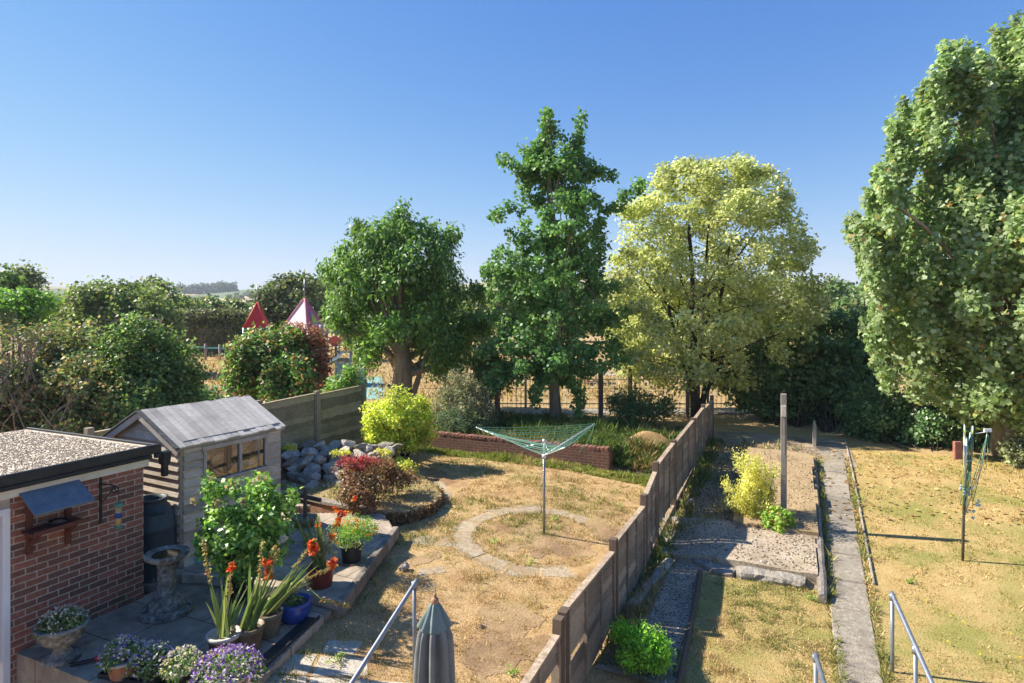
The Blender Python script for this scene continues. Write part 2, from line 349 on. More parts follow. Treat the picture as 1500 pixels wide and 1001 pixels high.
def joints(m, w, h, ms):                                # add the joints between the paving slabs
    nt = m.node_tree; b = nt.nodes['Principled BSDF']; s = nt.nodes.new('ShaderNodeNewGeometry').outputs['Position']; mp = nt.nodes.new('ShaderNodeMapping'); mp.inputs['Rotation'].default_value = (0, 0, A); nt.links.new(s, mp.inputs['Vector'])
    t = nt.nodes.new('ShaderNodeTexBrick'); nt.links.new(mp.outputs[0], t.inputs['Vector'])
    for k, x in (('Scale', 1), ('Brick Width', w), ('Row Height', h), ('Mortar Size', ms), ('Mortar Smooth', .3)): t.inputs[k].default_value = x
    t.inputs['Color1'].default_value = (1.08, 1.06, 1.03, 1); t.inputs['Color2'].default_value = (.82, .82, .82, 1); t.inputs['Mortar'].default_value = (.33, .31, .28, 1)
    c = b.inputs['Base Color'].links[0].from_socket; c = mul(nt, c, t.outputs['Color'])
    g = ramp(nt, [(.63, (0, 0, 0)), (.68, (1, 1, 1))]); nt.links.new(noise(nt, s, 3.1, 5, .6), g.inputs[0])
    nt.links.new(mul(nt, c, (.5, .42, .2), 'MIX', mul(nt, g.outputs[0], (.6, .6, .6))), b.inputs['Base Color'])
joints(PATIOM, .92, .74, .009)
def brick_mat(name, c1, c2, mort, w=.225, h=.075, ms=.009, dirt=None):
    m, nt, b = nodes(name); s = nt.nodes.new('ShaderNodeTexCoord').outputs['Object']
    sp = nt.nodes.new('ShaderNodeSeparateXYZ'); nt.links.new(s, sp.inputs[0])
    ad = nt.nodes.new('ShaderNodeMath'); nt.links.new(sp.outputs[0], ad.inputs[0]); nt.links.new(sp.outputs[1], ad.inputs[1])
    cb = nt.nodes.new('ShaderNodeCombineXYZ'); nt.links.new(ad.outputs[0], cb.inputs[0]); nt.links.new(sp.outputs[2], cb.inputs[1])
    # a slight waviness so that the courses are not ruled lines
    nz = nt.nodes.new('ShaderNodeTexNoise'); nz.inputs['Scale'].default_value = 6; nt.links.new(s, nz.inputs['Vector'])
    wv = nt.nodes.new('ShaderNodeVectorMath'); wv.operation = 'SCALE'; wv.inputs['Scale'].default_value = .012; nt.links.new(nz.outputs['Color'], wv.inputs[0])
    a2 = nt.nodes.new('ShaderNodeVectorMath'); nt.links.new(cb.outputs[0], a2.inputs[0]); nt.links.new(wv.outputs[0], a2.inputs[1])
    t = nt.nodes.new('ShaderNodeTexBrick'); nt.links.new(a2.outputs[0], t.inputs['Vector'])
    for k, x in (('Scale', 1), ('Brick Width', w), ('Row Height', h), ('Mortar Size', ms), ('Mortar Smooth', .15), ('Bias', -.1)): t.inputs[k].default_value = x
    t.inputs['Color1'].default_value = col4(c1); t.inputs['Color2'].default_value = col4(c2); t.inputs['Mortar'].default_value = col4(mort)
    v = coords(nt); f = ramp(nt, [(.25, (.6, .6, .6)), (.75, (1.3, 1.3, 1.3))]); nt.links.new(noise(nt, v, 22, 6, .7), f.inputs[0])
    c = mul(nt, t.outputs['Color'], f.outputs[0])
    g = ramp(nt, [(.5, (0, 0, 0)), (.75, (1, 1, 1))]); nt.links.new(noise(nt, v, 1.6, 5), g.inputs[0])
    c = mul(nt, c, dirt or (.1, .075, .06), 'MIX', mul(nt, g.outputs[0], (.45, .45, .45)))
    c = mul(nt, c, attr(nt)); nt.links.new(c, b.inputs['Base Color']); b.inputs['Roughness'].default_value = .9; b.inputs['Specular IOR Level'].default_value = .2
    bump(nt, b, t.outputs['Fac'], -.6, .01); return m
BRICK = brick_mat('red_brick', (.33, .13, .09), (.13, .075, .06), (.44, .37, .3), ms=.007)
BRICKO = brick_mat('old_brick', (.2, .075, .05), (.15, .07, .05), (.2, .15, .115), .225, .07, .012, (.07, .055, .035))
def chips_mat(name):
    m, nt, b = nodes(name); v = coords(nt); vo = nt.nodes.new('ShaderNodeTexVoronoi'); vo.inputs['Scale'].default_value = 42; nt.links.new(v, vo.inputs['Vector'])
    sp = nt.nodes.new('ShaderNodeSeparateColor'); nt.links.new(vo.outputs['Color'], sp.inputs[0])
    r = ramp(nt, [(0, (.24, .18, .125)), (.35, (.4, .325, .24)), (.7, (.5, .43, .34)), (1, (.64, .58, .5))]); nt.links.new(sp.outputs[0], r.inputs[0])
    c = mul(nt, r.outputs[0], attr(nt)); nt.links.new(c, b.inputs['Base Color']); b.inputs['Roughness'].default_value = .95
    bump(nt, b, vo.outputs['Distance'], -.45, .02); return m
CHIPS = chips_mat('roof_chippings')
def glass_mat(name):
    m, nt, b = nodes(name); b.inputs['Base Color'].default_value = (.012, .012, .012, 1); b.inputs['Roughness'].default_value = .03
    b.inputs['Specular IOR Level'].default_value = 1.0; b.inputs['IOR'].default_value = 1.9; return m
GLASS = glass_mat('dark_glass')
# ------------------------------------------------------------------ light
SUN_AZ, SUN_EL = math.radians(-76.0), math.radians(40.0)     # azimuth clockwise from +Y
S = Vector((math.sin(SUN_AZ)*math.cos(SUN_EL), math.cos(SUN_AZ)*math.cos(SUN_EL), math.sin(SUN_EL)))
w = bpy.data.worlds.new('World'); sc.world = w; w.use_nodes = True
sky = w.node_tree.nodes.new('ShaderNodeTexSky'); sky.sky_type = 'NISHITA'; sky.sun_disc = False
sky.sun_elevation = SUN_EL; sky.sun_rotation = SUN_AZ; sky.air_density = SKY_AIR; sky.dust_density = SKY_DUST; sky.ozone_density = SKY_OZ
bg = w.node_tree.nodes['Background']; bg.inputs['Strength'].default_value = SKY_ST
def vm(op, a, b):                                          # remaps the sky light: bright horizon rolled off, even floor added for overhead fill
    n = w.node_tree.nodes.new('ShaderNodeVectorMath'); n.operation = op
    for s_, k_ in ((a, 0), (b, 1)):
        if isinstance(s_, tuple): n.inputs[k_].default_value = s_
        else: w.node_tree.links.new(s_, n.inputs[k_])
    return n.outputs[0]
y_ = vm('ADD', vm('MULTIPLY', vm('MULTIPLY', sky.outputs[0], sky.outputs[0]), SKY_TINT), SKY_BASE)
w.node_tree.links.new(vm('DIVIDE', vm('MULTIPLY', y_, SKY_CAP), vm('ADD', y_, SKY_CAP)), bg.inputs['Color'])
L = bpy.data.lights.new('sun', 'SUN'); L.energy = SUN_ST; L.angle = math.radians(.6); L.color = (1, .93, .8)
lo = bpy.data.objects.new('sun', L); COL.objects.link(lo); lo.rotation_euler = (-S).to_track_quat('-Z', 'Y').to_euler()
cam = bpy.data.cameras.new('camera'); co = bpy.data.objects.new('camera', cam); COL.objects.link(co); sc.camera = co
co.location = (0, 0, CAMZ); co.rotation_euler = (PI/2, 0, 0); cam.sensor_width = 36; cam.lens = F/1500*36
cam.shift_y = -(500.5-HY)/1500; cam.clip_end = 6000; cam.clip_start = .1
sc.view_settings.view_transform = 'Standard'; sc.view_settings.look = 'None'; sc.view_settings.gamma = 1; sc.view_settings.exposure = EXPO
# ------------------------------------------------------------------ ground
def axis(lo, hi, near, fine, grow):
    a = [0.0]; s = fine
    while a[-1] < hi: s = fine if a[-1] < near else s*grow; a.append(a[-1]+s)
    b = [0.0]; s = fine
    while b[-1] < -lo: s = fine if b[-1] < near else s*grow; b.append(b[-1]+s)
    return [-q for q in b[:0:-1]]+a
def hillz(x, y):                                        # rolling downs beyond the fields
    t = sm((y-330)/600); u = x/y if y > 1 else 0
    h = y*(.046+.012*math.sin(u*5+1.0)+.006*math.sin(u*13))*t
    return h
gxs = axis(-740, 740, 16, .3, 1.22); gys = [q for q in axis(-12, 1080, 24, .3, 1.13)]
mb = MB(); nx = len(gxs)
mb.v = [(x, y, T(x, y)+hillz(x, y)-.012) for y in gys for x in gxs]; mb.c = [(1, 1, 1)]*len(mb.v)
mb.f = [(j*nx+i, j*nx+i+1, (j+1)*nx+i+1, (j+1)*nx+i) for j in range(len(gys)-1) for i in range(nx-1)]
gf = [f for f in mb.f if mb.v[f[2]][1] < 300]; hf = [f for f in mb.f if mb.v[f[2]][1] >= 300]
mb.f = gf; struct(mb.build('ground', FIELD, smooth=True))
mb.f = hf
def hills_mat():
    m, nt, b = nodes('farmland'); v = coords(nt, (.0045, .006, 0), True); vo = nt.nodes.new('ShaderNodeTexVoronoi'); vo.inputs['Scale'].default_value = 1.3; nt.links.new(v, vo.inputs['Vector'])
    sp = nt.nodes.new('ShaderNodeSeparateColor'); nt.links.new(vo.outputs['Color'], sp.inputs[0])
    r = ramp(nt, [(0, (.4, .3, .15)), (.3, (.14, .18, .06)), (.45, (.46, .35, .19)), (.7, (.3, .26, .12)), (.85, (.1, .14, .045))]); r.color_ramp.interpolation = 'CONSTANT'; nt.links.new(sp.outputs[0], r.inputs[0])
    nt.links.new(mul(nt, r.outputs[0], attr(nt)), b.inputs['Base Color']); b.inputs['Roughness'].default_value = 1; return m
struct(mb.build('hills', hills_mat(), smooth=True))
# lawns, strips and beds of the two gardens (each sheet a few mm above the one below)
zT = lambda d: (lambda x, y: T(x, y)+d)
VW = 14.5
patch('lawn', UV([(-9.9, 4.3), (-2.22, 4.3), (-2.22, 16.5), (-9.9, VW)]), zT(.004), .16, LAWNL, 0)
patch('lawn', UV([(.84, 6.7), (14, 6.7), (14, 18.4), (1.2, 18.4)]), zT(.004), .08, LAWNR, .04)
patch('lawn', UV([(-1.12, 6.7), (.48, 6.7), (.5, 9.9), (-1.3, 9.9)]), zT(.004), .1, LAWNR, .03)
patch('gravel_strip', UV([(-2.02, 6.7), (-1.14, 6.7), (-1.32, 9.95), (-2.02, 10.4)]), zT(.004), .1, GRAVM, .02)
patch('dry_soil', UV([(-2.02, 9.8), (.42, 9.8), (.5, 18.2), (-2.02, 18.6)]), zT(.008), .14, EARTH, .04)
patch('dry_soil', UV([(-2.02, 16.2), (1.4, 16.2), (1.4, 19.3), (-2.02, 19.3)]), zT(.014), .2, EARTH, .1)
# raised bed behind the brick wall
def bedz(x, y):
    u, v = uv(x, y); k = sm((-2.45-u)/1.5); k *= 1 if u < -4.02 else sm((v-VW+.1)/1.3); return T(x, y)+.012+(.62-T(x, y)+.06*vn(np.array([[x, y]]), 1.3)[0]-.03)*k*sm((19.2-v)/.9)*sm((v-VW+.3)/.3)
patch('flower_bed', UV([(-9.9, VW+.08), (-4.02, VW+.08), (-4.02, VW-.1), (-2.22, VW-.1), (-2.22, 19.3), (-9.9, 19.3)]), bedz, .16, BEDG, .03)
# stepped terraces of the right garden
def terr(z0):
    def f(x, y):
        u, v = uv(x, y); return T(x, y)+z0*(.35+.65*sm((u+2.0)/1.0))+.03*(vn(np.array([[x, y]]), 2.2)[0]-.5)
    return f
patch('gravel_bed', UV([(-1.95, 10.05), (.36, 9.95), (.36, 11.5), (-1.95, 11.5)]), terr(.16), .045, ground_mat('stony_soil', (.36, .28, .2), (.52, .43, .325), (.28, .25, .13), (.25, .185, .13), .15, .4, 30), .03, .25)
patch('soil_bed', UV([(-1.0, 11.4), (.38, 11.4), (.44, 16.4), (-1.0, 16.4)]), terr(.22), .05, ground_mat('straw_soil', (.36, .25, .14), (.46, .34, .2), (.2, .2, .07), (.2, .14, .09), .1, .25, 45), .06, .3)
# beyond the gardens: the service path and the fenced field
patch('path', PX([(560, 609), (1120, 606), (1120, 599), (560, 601)]), zT(.012), .3, SLABM, .15)
patch('path', PX([(690, 552), (1120, 548), (1120, 542), (690, 545)]), zT(.012), .6, M('track', [(.3, .25, .19), (.42, .36, .29)], 3, 1, .3, world=True), .3)
# playground surfacing
patch('safety_surface', PX([(205, 588), (345, 592), (345, 572), (285, 565), (225, 572)]), zT(.006), .3, M('rubber_surface', [(.16, .11, .09), (.24, .17, .14)], 4, 1, .3, world=True), .2)
patch('safety_surface', PX([(262, 583), (345, 586), (345, 582), (262, 578)]), zT(.012), .2, SKYP, .1)
patch('safety_surface', PX([(312, 569), (350, 572), (350, 567), (312, 565)]), zT(.012), .2, TEALP, .1)
patch('safety_surface', PX([(440, 585), (560, 585), (560, 552), (440, 555)]), zT(.006), .3, M('rubber_surface_teal', [(.16, .36, .34), (.26, .46, .44)], 2, 1, .2, world=True), .2)
patch('safety_surface', PX([(470, 548), (545, 548), (545, 541), (470, 541)]), zT(.012), .3, M('rubber_surface_red', [(.3, .14, .11), (.4, .2, .16)], 2, 1, .2, world=True), .2)
# the curved stone path of the left lawn: a ring round the airer with a branch to the patio
rc = gp(788, 788)
def arc(r, a0, a1, n=20): return [(rc.x+r*math.cos(a0+(a1-a0)*i/n), rc.y+r*math.sin(a0+(a1-a0)*i/n)) for i in range(n+1)]
def slab_ring(name, a0, a1, n, r0, r1, mat):
    mb = MB()
    for i in range(n):
        b0 = a0+(a1-a0)*(i+.03)/n; b1 = a0+(a1-a0)*(i+.97)/n; pts = []
        for r, t in ((r0, b0), (r1, b0), (r1, (b0+b1)/2), (r1, b1), (r0, b1), (r0, (b0+b1)/2)):
            rr = r+R.uniform(-.08, .08); x, y = rc.x+rr*math.cos(t), rc.y+rr*math.sin(t); pts.append((x, y, T(x, y)-.03))
        mb.prism(pts, .036+R.uniform(0, .01), R.uniform(.85, 1.12))
    return struct(mb.build(name, mat, bevel=.008, seg=1))
STEPM = M('stone_slab', [(.24, .17, .1), (.37, .295, .2), (.5, .425, .325)], 14, .95, 1.0, big=(2.6, (.34, .22, .1), .85), world=True, bscale=40)
slab_ring('stone_path', math.radians(38), math.radians(292), 11, 1.1, 1.47, STEPM)
SOILP = ground_mat('bare_brown_soil', (.37, .24, .125), (.5, .35, .2), (.4, .3, .14), (.29, .19, .11), .3, .5, 45)
patch('bare_soil', [(rc.x+.2+r_*math.cos(t_), rc.y-.05+r_*.8*math.sin(t_)) for r_, t_ in ((.8+.2*math.sin(5*k), 2*PI*k/14) for k in range(14))], zT(.009), .04, SOILP, .22)
patch('bare_soil', PX([(690, 905), (740, 880), (790, 890), (800, 930), (760, 990), (700, 1000), (670, 960)]), zT(.009), .04, SOILP, .25)
patch('bare_soil', PX([(585, 815), (640, 812), (650, 822), (600, 828)]), zT(.009), .04, SOILP, .15)
patch('bare_soil', PX([(850, 770), (910, 745), (935, 760), (890, 800)]), zT(.009), .04, SOILP, .2)
def slabs(name, quads, mat, h=.05, dz=-.03):
    mb = MB()
    for q in quads:
        pts = [gp(a+R.uniform(-2, 2), b+R.uniform(-1, 1)) for a, b in q]; mb.prism([(p.x, p.y, T(p.x, p.y)+dz) for p in pts], h-.01, R.uniform(.85, 1.12))
    return struct(mb.build(name, mat, bevel=.008, seg=1))
slabs('stone_path', [[(640, 800), (690, 803), (694, 788), (648, 786)], [(592, 797), (636, 800), (642, 787), (600, 784)], [(612, 845), (655, 839), (648, 829), (612, 834)], [(590, 914), (612, 914), (614, 898), (596, 898)], [(600, 870), (640, 868), (640, 857), (606, 858)],
                     [(548, 770), (600, 768), (600, 757), (548, 759)], [(602, 768), (640, 757), (628, 749), (596, 757)], [(642, 756), (661, 742), (647, 738), (632, 748)], [(662, 740), (662, 722), (648, 718), (646, 736)], [(660, 719), (646, 705), (632, 707), (646, 717)]], STEPM)
slabs('paving', [[(378, 985), (452, 990), (466, 960), (398, 958)], [(455, 990), (540, 992), (540, 966), (470, 962)], [(360, 1040), (440, 1040), (452, 992), (372, 988)], [(444, 1040), (540, 1040), (540, 995), (455, 993)], [(470, 957), (520, 960), (530, 940), (482, 938)], [(545, 1040), (606, 1040), (604, 1000), (543, 998)]],
      M('sunny_paving', [(.33, .29, .235), (.44, .39, .32), (.53, .48, .41)], 9, .95, .4, big=(1.4, (.24, .19, .14), .5), world=True, bscale=45))
# concrete path of the right garden, in slabs with a thin kerb
mb = MB(); mk = MB(); v = 6.7
while v < 18.6:
    ln = R.uniform(.8, 1.05); ps = []
    for uu, vv in ((0, v), (1, v), (1, v+ln-.025), (0, v+ln-.025)):
        k = (vv-6.7)/11; l0 = .45+.13*k; r0 = .88+.3*k; u = (l0 if uu == 0 else r0)+R.uniform(-.012, .012); ps.append((*xy(u, vv), 0))
    n = 4; top = [(x, y, T(x, y)+.02+R.uniform(-.008, .008)) for x, y, z in ps]
    mb.prism([(x, y, z-.06) for x, y, z in top], .06, R.uniform(.86, 1.1))
    if v > 9.5:
        for q in range(2):
            a0, a1 = v+ln*q/2, v+ln*(q+1)/2-.01; k = (a0-6.7)/11; u = .955+.32*k+.02
            p, q2 = xy(u, a0), xy(u+.012, a1); mk.bar((*p, T(*p)+.02), (*q2, T(*q2)+.02), .032, .05, R.uniform(.7, 1.0))
    v += ln
struct(mb.build('path', SLABM, bevel=.012, seg=1)); struct(mk.build('kerb', CONC, bevel=.006, seg=1))
def EL(name, label, cat, loc, rz, group=None):           # an Empty turned by rz whose parts are given in its own frame
    o = E(name, label, cat, loc, group); o.rotation_euler = (0, 0, rz); o['_w'] = (0, 0, 0); return o
# ------------------------------------------------------------------ patio
PZ = .3
def flat(z): return lambda x, y: z+.012*(vn(np.array([[x, y]]), 2.0)[0]-.5)
gpz = lambda a, b, z=PZ: tuple(at_z(a, b, z)[:2])
ptop = [xy(-7.75, 3.86), xy(-7.75, 7.6), gpz(300, 838), gpz(470, 880), gpz(486, 892), gpz(440, 935), gpz(372, 1003), gpz(300, 1050), xy(-5.5, 3.86)]
patch('patio', ptop, flat(PZ), .03, PATIOM, .006, .9)
upz = .42
utop = [gpz(205, 850, upz), gpz(268, 842, upz), gpz(300, 842, upz), gpz(380, 856, upz), gpz(450, 868, upz), gpz(497, 880, upz), gpz(530, 842, upz), gpz(578, 776, upz), gpz(560, 752, upz), gpz(430, 752, upz), gpz(416, 742, upz), xy(-8.2, 8.9), xy(-10.2, 8.9), xy(-10.2, 6.2), xy(-7.9, 6.0)]
patch('patio', utop, flat(upz), .035, PATIOM, .006, .9)
mb = MB()
kp = [(268, 842), (300, 843), (340, 849), (380, 857), (450, 869), (497, 881)]
for (a, b), (c, d) in zip(kp, kp[1:]):
    p, q = at_z(a, b, upz), at_z(c, d, upz); mb.bar(p+Vector((0, 0, -.045)), q+Vector((0, 0, -.045)), .06, .13, R.uniform(1.05, 1.4))
o = mb.build('step_edging', CONC, bevel=.01, loc=at_z(380, 857, PZ)); tag(o, 'pale concrete edging along the low patio step in front of the shed', 'edging')
mb = MB(); kp = [(499, 884), (516, 862), (533, 838), (549, 815), (565, 795), (580, 774)]
for (a, b), (c, d) in zip(kp, kp[1:]):
    p, q = at_z(a, b, upz-.01), at_z(c, d, upz-.01); mb.bar(p+Vector((0, 0, -.06)), q+Vector((0, 0, -.06)), .1, .19, R.uniform(.5, .9))
o = mb.build('stone_kerb', CONC, bevel=.015, loc=at_z(540, 830, .2)); tag(o, 'worn stone kerb between the plant pots and the dry lawn', 'kerb')
# ------------------------------------------------------------------ garage
g = EL('brick_garage', 'low red brick garage with a pebble covered flat roof and black gutter', 'garage', (*xy(-7.7, 5.3), PZ), -A)
wb = MB()
wb.box((-.11, -.75, .655), (.22, 1.5, 2.11), tone=1); wb.box((-1.51, -.11, .655), (2.58, .22, 2.11), tone=1)
wb.box((-.11, -2.75, .655), (.22, .5, 2.11), tone=1); wb.box((-2.69, -1.6, .655), (.22, 2.76, 2.11), tone=1)
wb.build('wall', BRICK, g)
MB().box((-.1, -2.0, 1.655), (.19, 1.0, .11), tone=1).build('lintel', CONC, g, bevel=.005)
MB().box((.018, -1.5, 1.755), (.035, 3.1, .09)).build('fascia', CREAM, g, bevel=.004)
rf = MB(); rf.box((-1.42, -1.45, 1.9), (3.0, 3.22, .09), tone=1)
rfo = rf.build('roof', CHIPS, g, bevel=.02)
kb = MB(); kb.box((.075, -1.46, 1.925), (.05, 3.24, .12), tone=1); kb.box((.06, -1.5, 1.835), (.075, 3.12, .05), tone=.8); kb.box((-1.4, .16, 1.925), (3.0, .05, .1), tone=1)
kb.build('gutter', BLACKP, g, bevel=.012)
hp = MB(); hp.box((.08, .24, 1.78), (.1, .1, .17), taper=1.25); hp.box((.08, .24, 1.62), (.07, .07, .17)); hp.bar((.08, .1, 1.83), (.08, .3, 1.85), .06, .06)
hp.build('hopper', BLACKP, g, bevel=.01)
dr = MB(); dr.box((-.09, -1.955, .75), (.05, .79, 1.62)); do = dr.build('door', BLUED, g)
fr = MB()
for y in (-1.535, -2.395): fr.box((-.045, y, .6), (.1, .07, 2.0))
fr.box((-.045, -1.965, 1.565), (.098, .79, .07)); fr.build('door_frame', WHITEP, g, bevel=.004)
MB().box((-.06, -1.62, .75), (.02, .04, 1.5)).build('weather_strip', WHITEP, do)
# ------------------------------------------------------------------ fixtures of the garage wall
bt = EL('bird_table', 'brown wooden bird table with a slanted grey roof fixed to the garage wall', 'bird table', (*xy(-7.7, 4.17), 1.33), -A)
b = MB()
for y in (-.2, .2): b.box((.022, y, .35-.02*(y > 0)), (.04, .06, .68))
b.build('backboard', REDWOOD, bt, bevel=.004)
MB().box((.14, 0, .27), (.24, .56, .03)).box((.265, 0, .285), (.02, .56, .05)).build('tray', REDWOOD, bt, bevel=.004)
for y in (-.19, .19): MB().bar((.04, y, .12), (.2, y, .25), .03, .03).build('bracket', REDWOOD, bt)
for y in (-.245, .245): MB().add([(.043, y-.01, .47), (.043, y+.01, .47), (.043, y+.01, .685), (.043, y-.01, .685), (.25, y-.01, .51), (.25, y+.01, .51)], [(0, 1, 2, 3), (3, 2, 5, 4), (0, 4, 5, 1), (0, 3, 4), (1, 5, 2)]).build('side_board', REDWOOD, bt)
MB().add([(.045, -.31, .715), (.045, .31, .715), (.34, .31, .52), (.34, -.31, .52), (.045, -.31, .697), (.045, .31, .697), (.34, .31, .502), (.34, -.31, .502)], [(0, 3, 2, 1), (4, 5, 6, 7), (0, 1, 5, 4), (1, 2, 6, 5), (2, 3, 7, 6), (3, 0, 4, 7)], 1).build('roof', SLATE, bt)
w0 = Vector((*xy(-7.56, 4.2), 1.617))
fb = E('food_bowl', 'small dark round bowl of feed on the bird table tray', 'bowl', w0)
MB().lathe(w0, [(.05, 0), (.075, .01), (.095, .05), (.09, .052), (.07, .03)], 20).build('bowl', TRAYM, fb, True)
MB().lathe(w0+Vector((0, 0, .03)), [(.07, 0), (.04, .012), (.005, .016)], 16).build('feed', SEED, fb, True)
br = EL('hanging_bracket', 'black scrolled iron hanging bracket on the garage wall', 'bracket', (*xy(-7.7, 4.75), 1.72), -A)
MB().box((.008, 0, .0), (.014, .03, .56)).build('back_plate', BLACKP, br)
a = MB(); a.tube([(.01, 0, .2), (.2, 0, .215), (.32, 0, .2), (.35, 0, .17), (.33, 0, .14), (.3, 0, .15)], .008, 6); a.tube([(.01, 0, -.02), (.1, 0, .03), (.2, 0, .13), (.26, 0, .2)], .007, 6)
a.tube([(.26+.035*math.cos(t*.6), 0, .155+.035*math.sin(t*.6)) for t in range(11)], .006, 5); a.build('arm', BLACKP, br, True)
fx = Vector((*xy(-7.37, 4.76), 1.42)); bf = E('bird_feeder', 'clear seed tube bird feeder with green ends hanging by the garage wall', 'bird feeder', fx)
MB().lathe(fx, [(.034, .03), (.034, .27)], 16).build('seed_tube', SEED, bf, True)
MB().lathe(fx, [(.036, 0), (.046, .005), (.046, .035), (.03, .036)], 16).build('base', GREENL, bf, True)
MB().lathe(fx, [(.045, .265), (.05, .27), (.045, .3), (.02, .31)], 16).build('cap', GREENL, bf, True)
MB().lathe(fx, [(.037, .13), (.037, .19)], 12).build('feeding_port', BLUED, bf, True)
MB().tube([fx+Vector((-.09, 0, .045)), fx+Vector((.09, 0, .045))], .006, 6).build('perch', ALU, bf)
MB().tube([fx+Vector((0, 0, .3)), fx+Vector((0, 0, .44)), fx+Vector((.0, 0, .5))], .003, 5).build('wire', BLACKP, bf)
# ------------------------------------------------------------------ water butt, bird bath, urn, trowel
p = at_z(226, 850, PZ); p.x -= .03; wbt = E('water_butt', 'dark blue grey plastic water butt between the garage and the shed', 'water butt', p)
MB().lathe(p, [(.25, 0), (.27, .03), (.285, .35), (.29, .36), (.29, .4), (.285, .41), (.285, .72), (.292, .73), (.292, .77), (.285, .78), (.27, .93), (.22, 1.03), (.185, 1.06), (.185, 1.12), (.2, 1.125), (.2, 1.15), (.165, 1.15), (.165, 1.0), (.2, .9)], 32).build('barrel', BUTT, wbt, True)
MB().tube([p+Vector((.1, -.23, .98)), p+Vector((.19, -.2, 1.0)), p+Vector((.24, -.12, .98))], .02, 6).build('handle', BUTT, wbt, True)
MB().box((*(p+Vector((0, 0, -.005)))[:2], PZ+.02), (.62, .62, .09)).build('plinth', CONC, wbt)
p = at_z(244, 898, PZ); bb = E('bird_bath', 'lichen covered cast stone bird bath on the patio', 'bird bath', p)
MB().lathe(p, [(.29, 0), (.3, .02), (.3, .07), (.27, .09)], 28).build('base', STONE, bb, True, bevel=.006)
MB().lathe(p, [(.22, .08), (.225, .13), (.17, .17), (.165, .2), (.12, .25), (.105, .3), (.1, .45), (.11, .6), (.13, .66)], 24).build('pedestal', STONE, bb, True)
MB().lathe(p, [(.11, .64), (.2, .67), (.245, .71), (.25, .75), (.225, .755), (.2, .735), (.1, .715), (.01, .71)], 32).build('basin', STONE, bb, True)
m, nt, bs = nodes('murky_water'); bs.inputs['Base Color'].default_value = (.05, .045, .02, 1); bs.inputs['Roughness'].default_value = .08
wm = MB().lathe(p, [(.17, .722), (.17, .728)], 24).build('water', m, bb)
def fleck(name, base, rad, n, size, pal, parent, mat=PETAL, tpl=ROUND, hgt=(0, .1), up=1.0):
    """small flowers over the dome of a plant"""
    C = []
    for _ in range(n):
        a, q = R.uniform(0, 2*PI), math.sqrt(R.random()); C.append((base[0]+rad*q*math.cos(a), base[1]+rad*q*math.sin(a), base[2]+hgt[0]+(hgt[1]-hgt[0])*math.sqrt(max(0, 1-q*q))*R.uniform(.7, 1.05)))
    return leaves(name, C, .012, 3, size, tpl, pal, mat, parent, None, up, .4, .0, .08)
def dome(base, rad, n, h):
    C = []
    for _ in range(n):
        a, q = R.uniform(0, 2*PI), math.sqrt(R.random()); C.append((base[0]+rad*q*math.cos(a), base[1]+rad*q*math.sin(a), base[2]+h*math.sqrt(max(0, 1-q*q))*R.uniform(.25, 1)))
    return C
G_SM = [(.07, .12, .03), (.12, .17, .05), (.16, .2, .09)]
VIO = [(.42, .33, .6, 2), (.62, .56, .72, 3), (.75, .73, .68, 3), (.16, .07, .4, 2), (.6, .5, .12, 1)]
WHI = [(.75, .72, .6, 4), (.6, .55, .4, 2), (.55, .45, .6, 1)]
p = at_z(91, 966, PZ); ur = E('stone_urn', 'weathered stone urn of small white flowers beside the garage wall', 'urn', p)
MB().lathe(p, [(.17, 0), (.18, .01), (.17, .05), (.1, .07), (.075, .12), (.09, .16), (.15, .19), (.21, .26), (.235, .34), (.25, .35), (.25, .39), (.215, .39), (.2, .33)], 28).build('bowl', STONE, ur, True)
q = p+Vector((0, 0, .35)); MB().lathe(q, [(.205, 0), (.1, .03), (.01, .04)], 16).build('soil', SOILM, ur)
leaves('foliage', dome(q, .23, 130, .17), .03, 10, (.02, .045), KITE, G_SM+[(.2, .16, .07)], LEAF, ur, None, .6)
fleck('flowers', q, .24, 110, (.014, .026), WHI, ur, hgt=(.03, .2))
p = at_z(124, 973, PZ); tr = E('hand_trowel', 'small trowel with a bright red handle end lying on the patio', 'trowel', p)
d = Vector((.93, .36, 0)).normalized()
MB().bar(p-d*.13+Vector((0, 0, .02)), p+d*.05+Vector((0, 0, .03)), .05, .022).build('blade', BLACKP, tr, bevel=.008)
MB().tube([p+d*.04+Vector((0, 0, .03)), p+d*.1+Vector((0, 0, .035))], [.016, .02], 10).build('handle', BLACKP, tr, True)
MB().tube([p+d*.095+Vector((0, 0, .035)), p+d*.13+Vector((0, 0, .04)), p+d*.155+Vector((0, 0, .04))], [.022, .032, .02], 10).build('handle_end', REDP, tr, True)
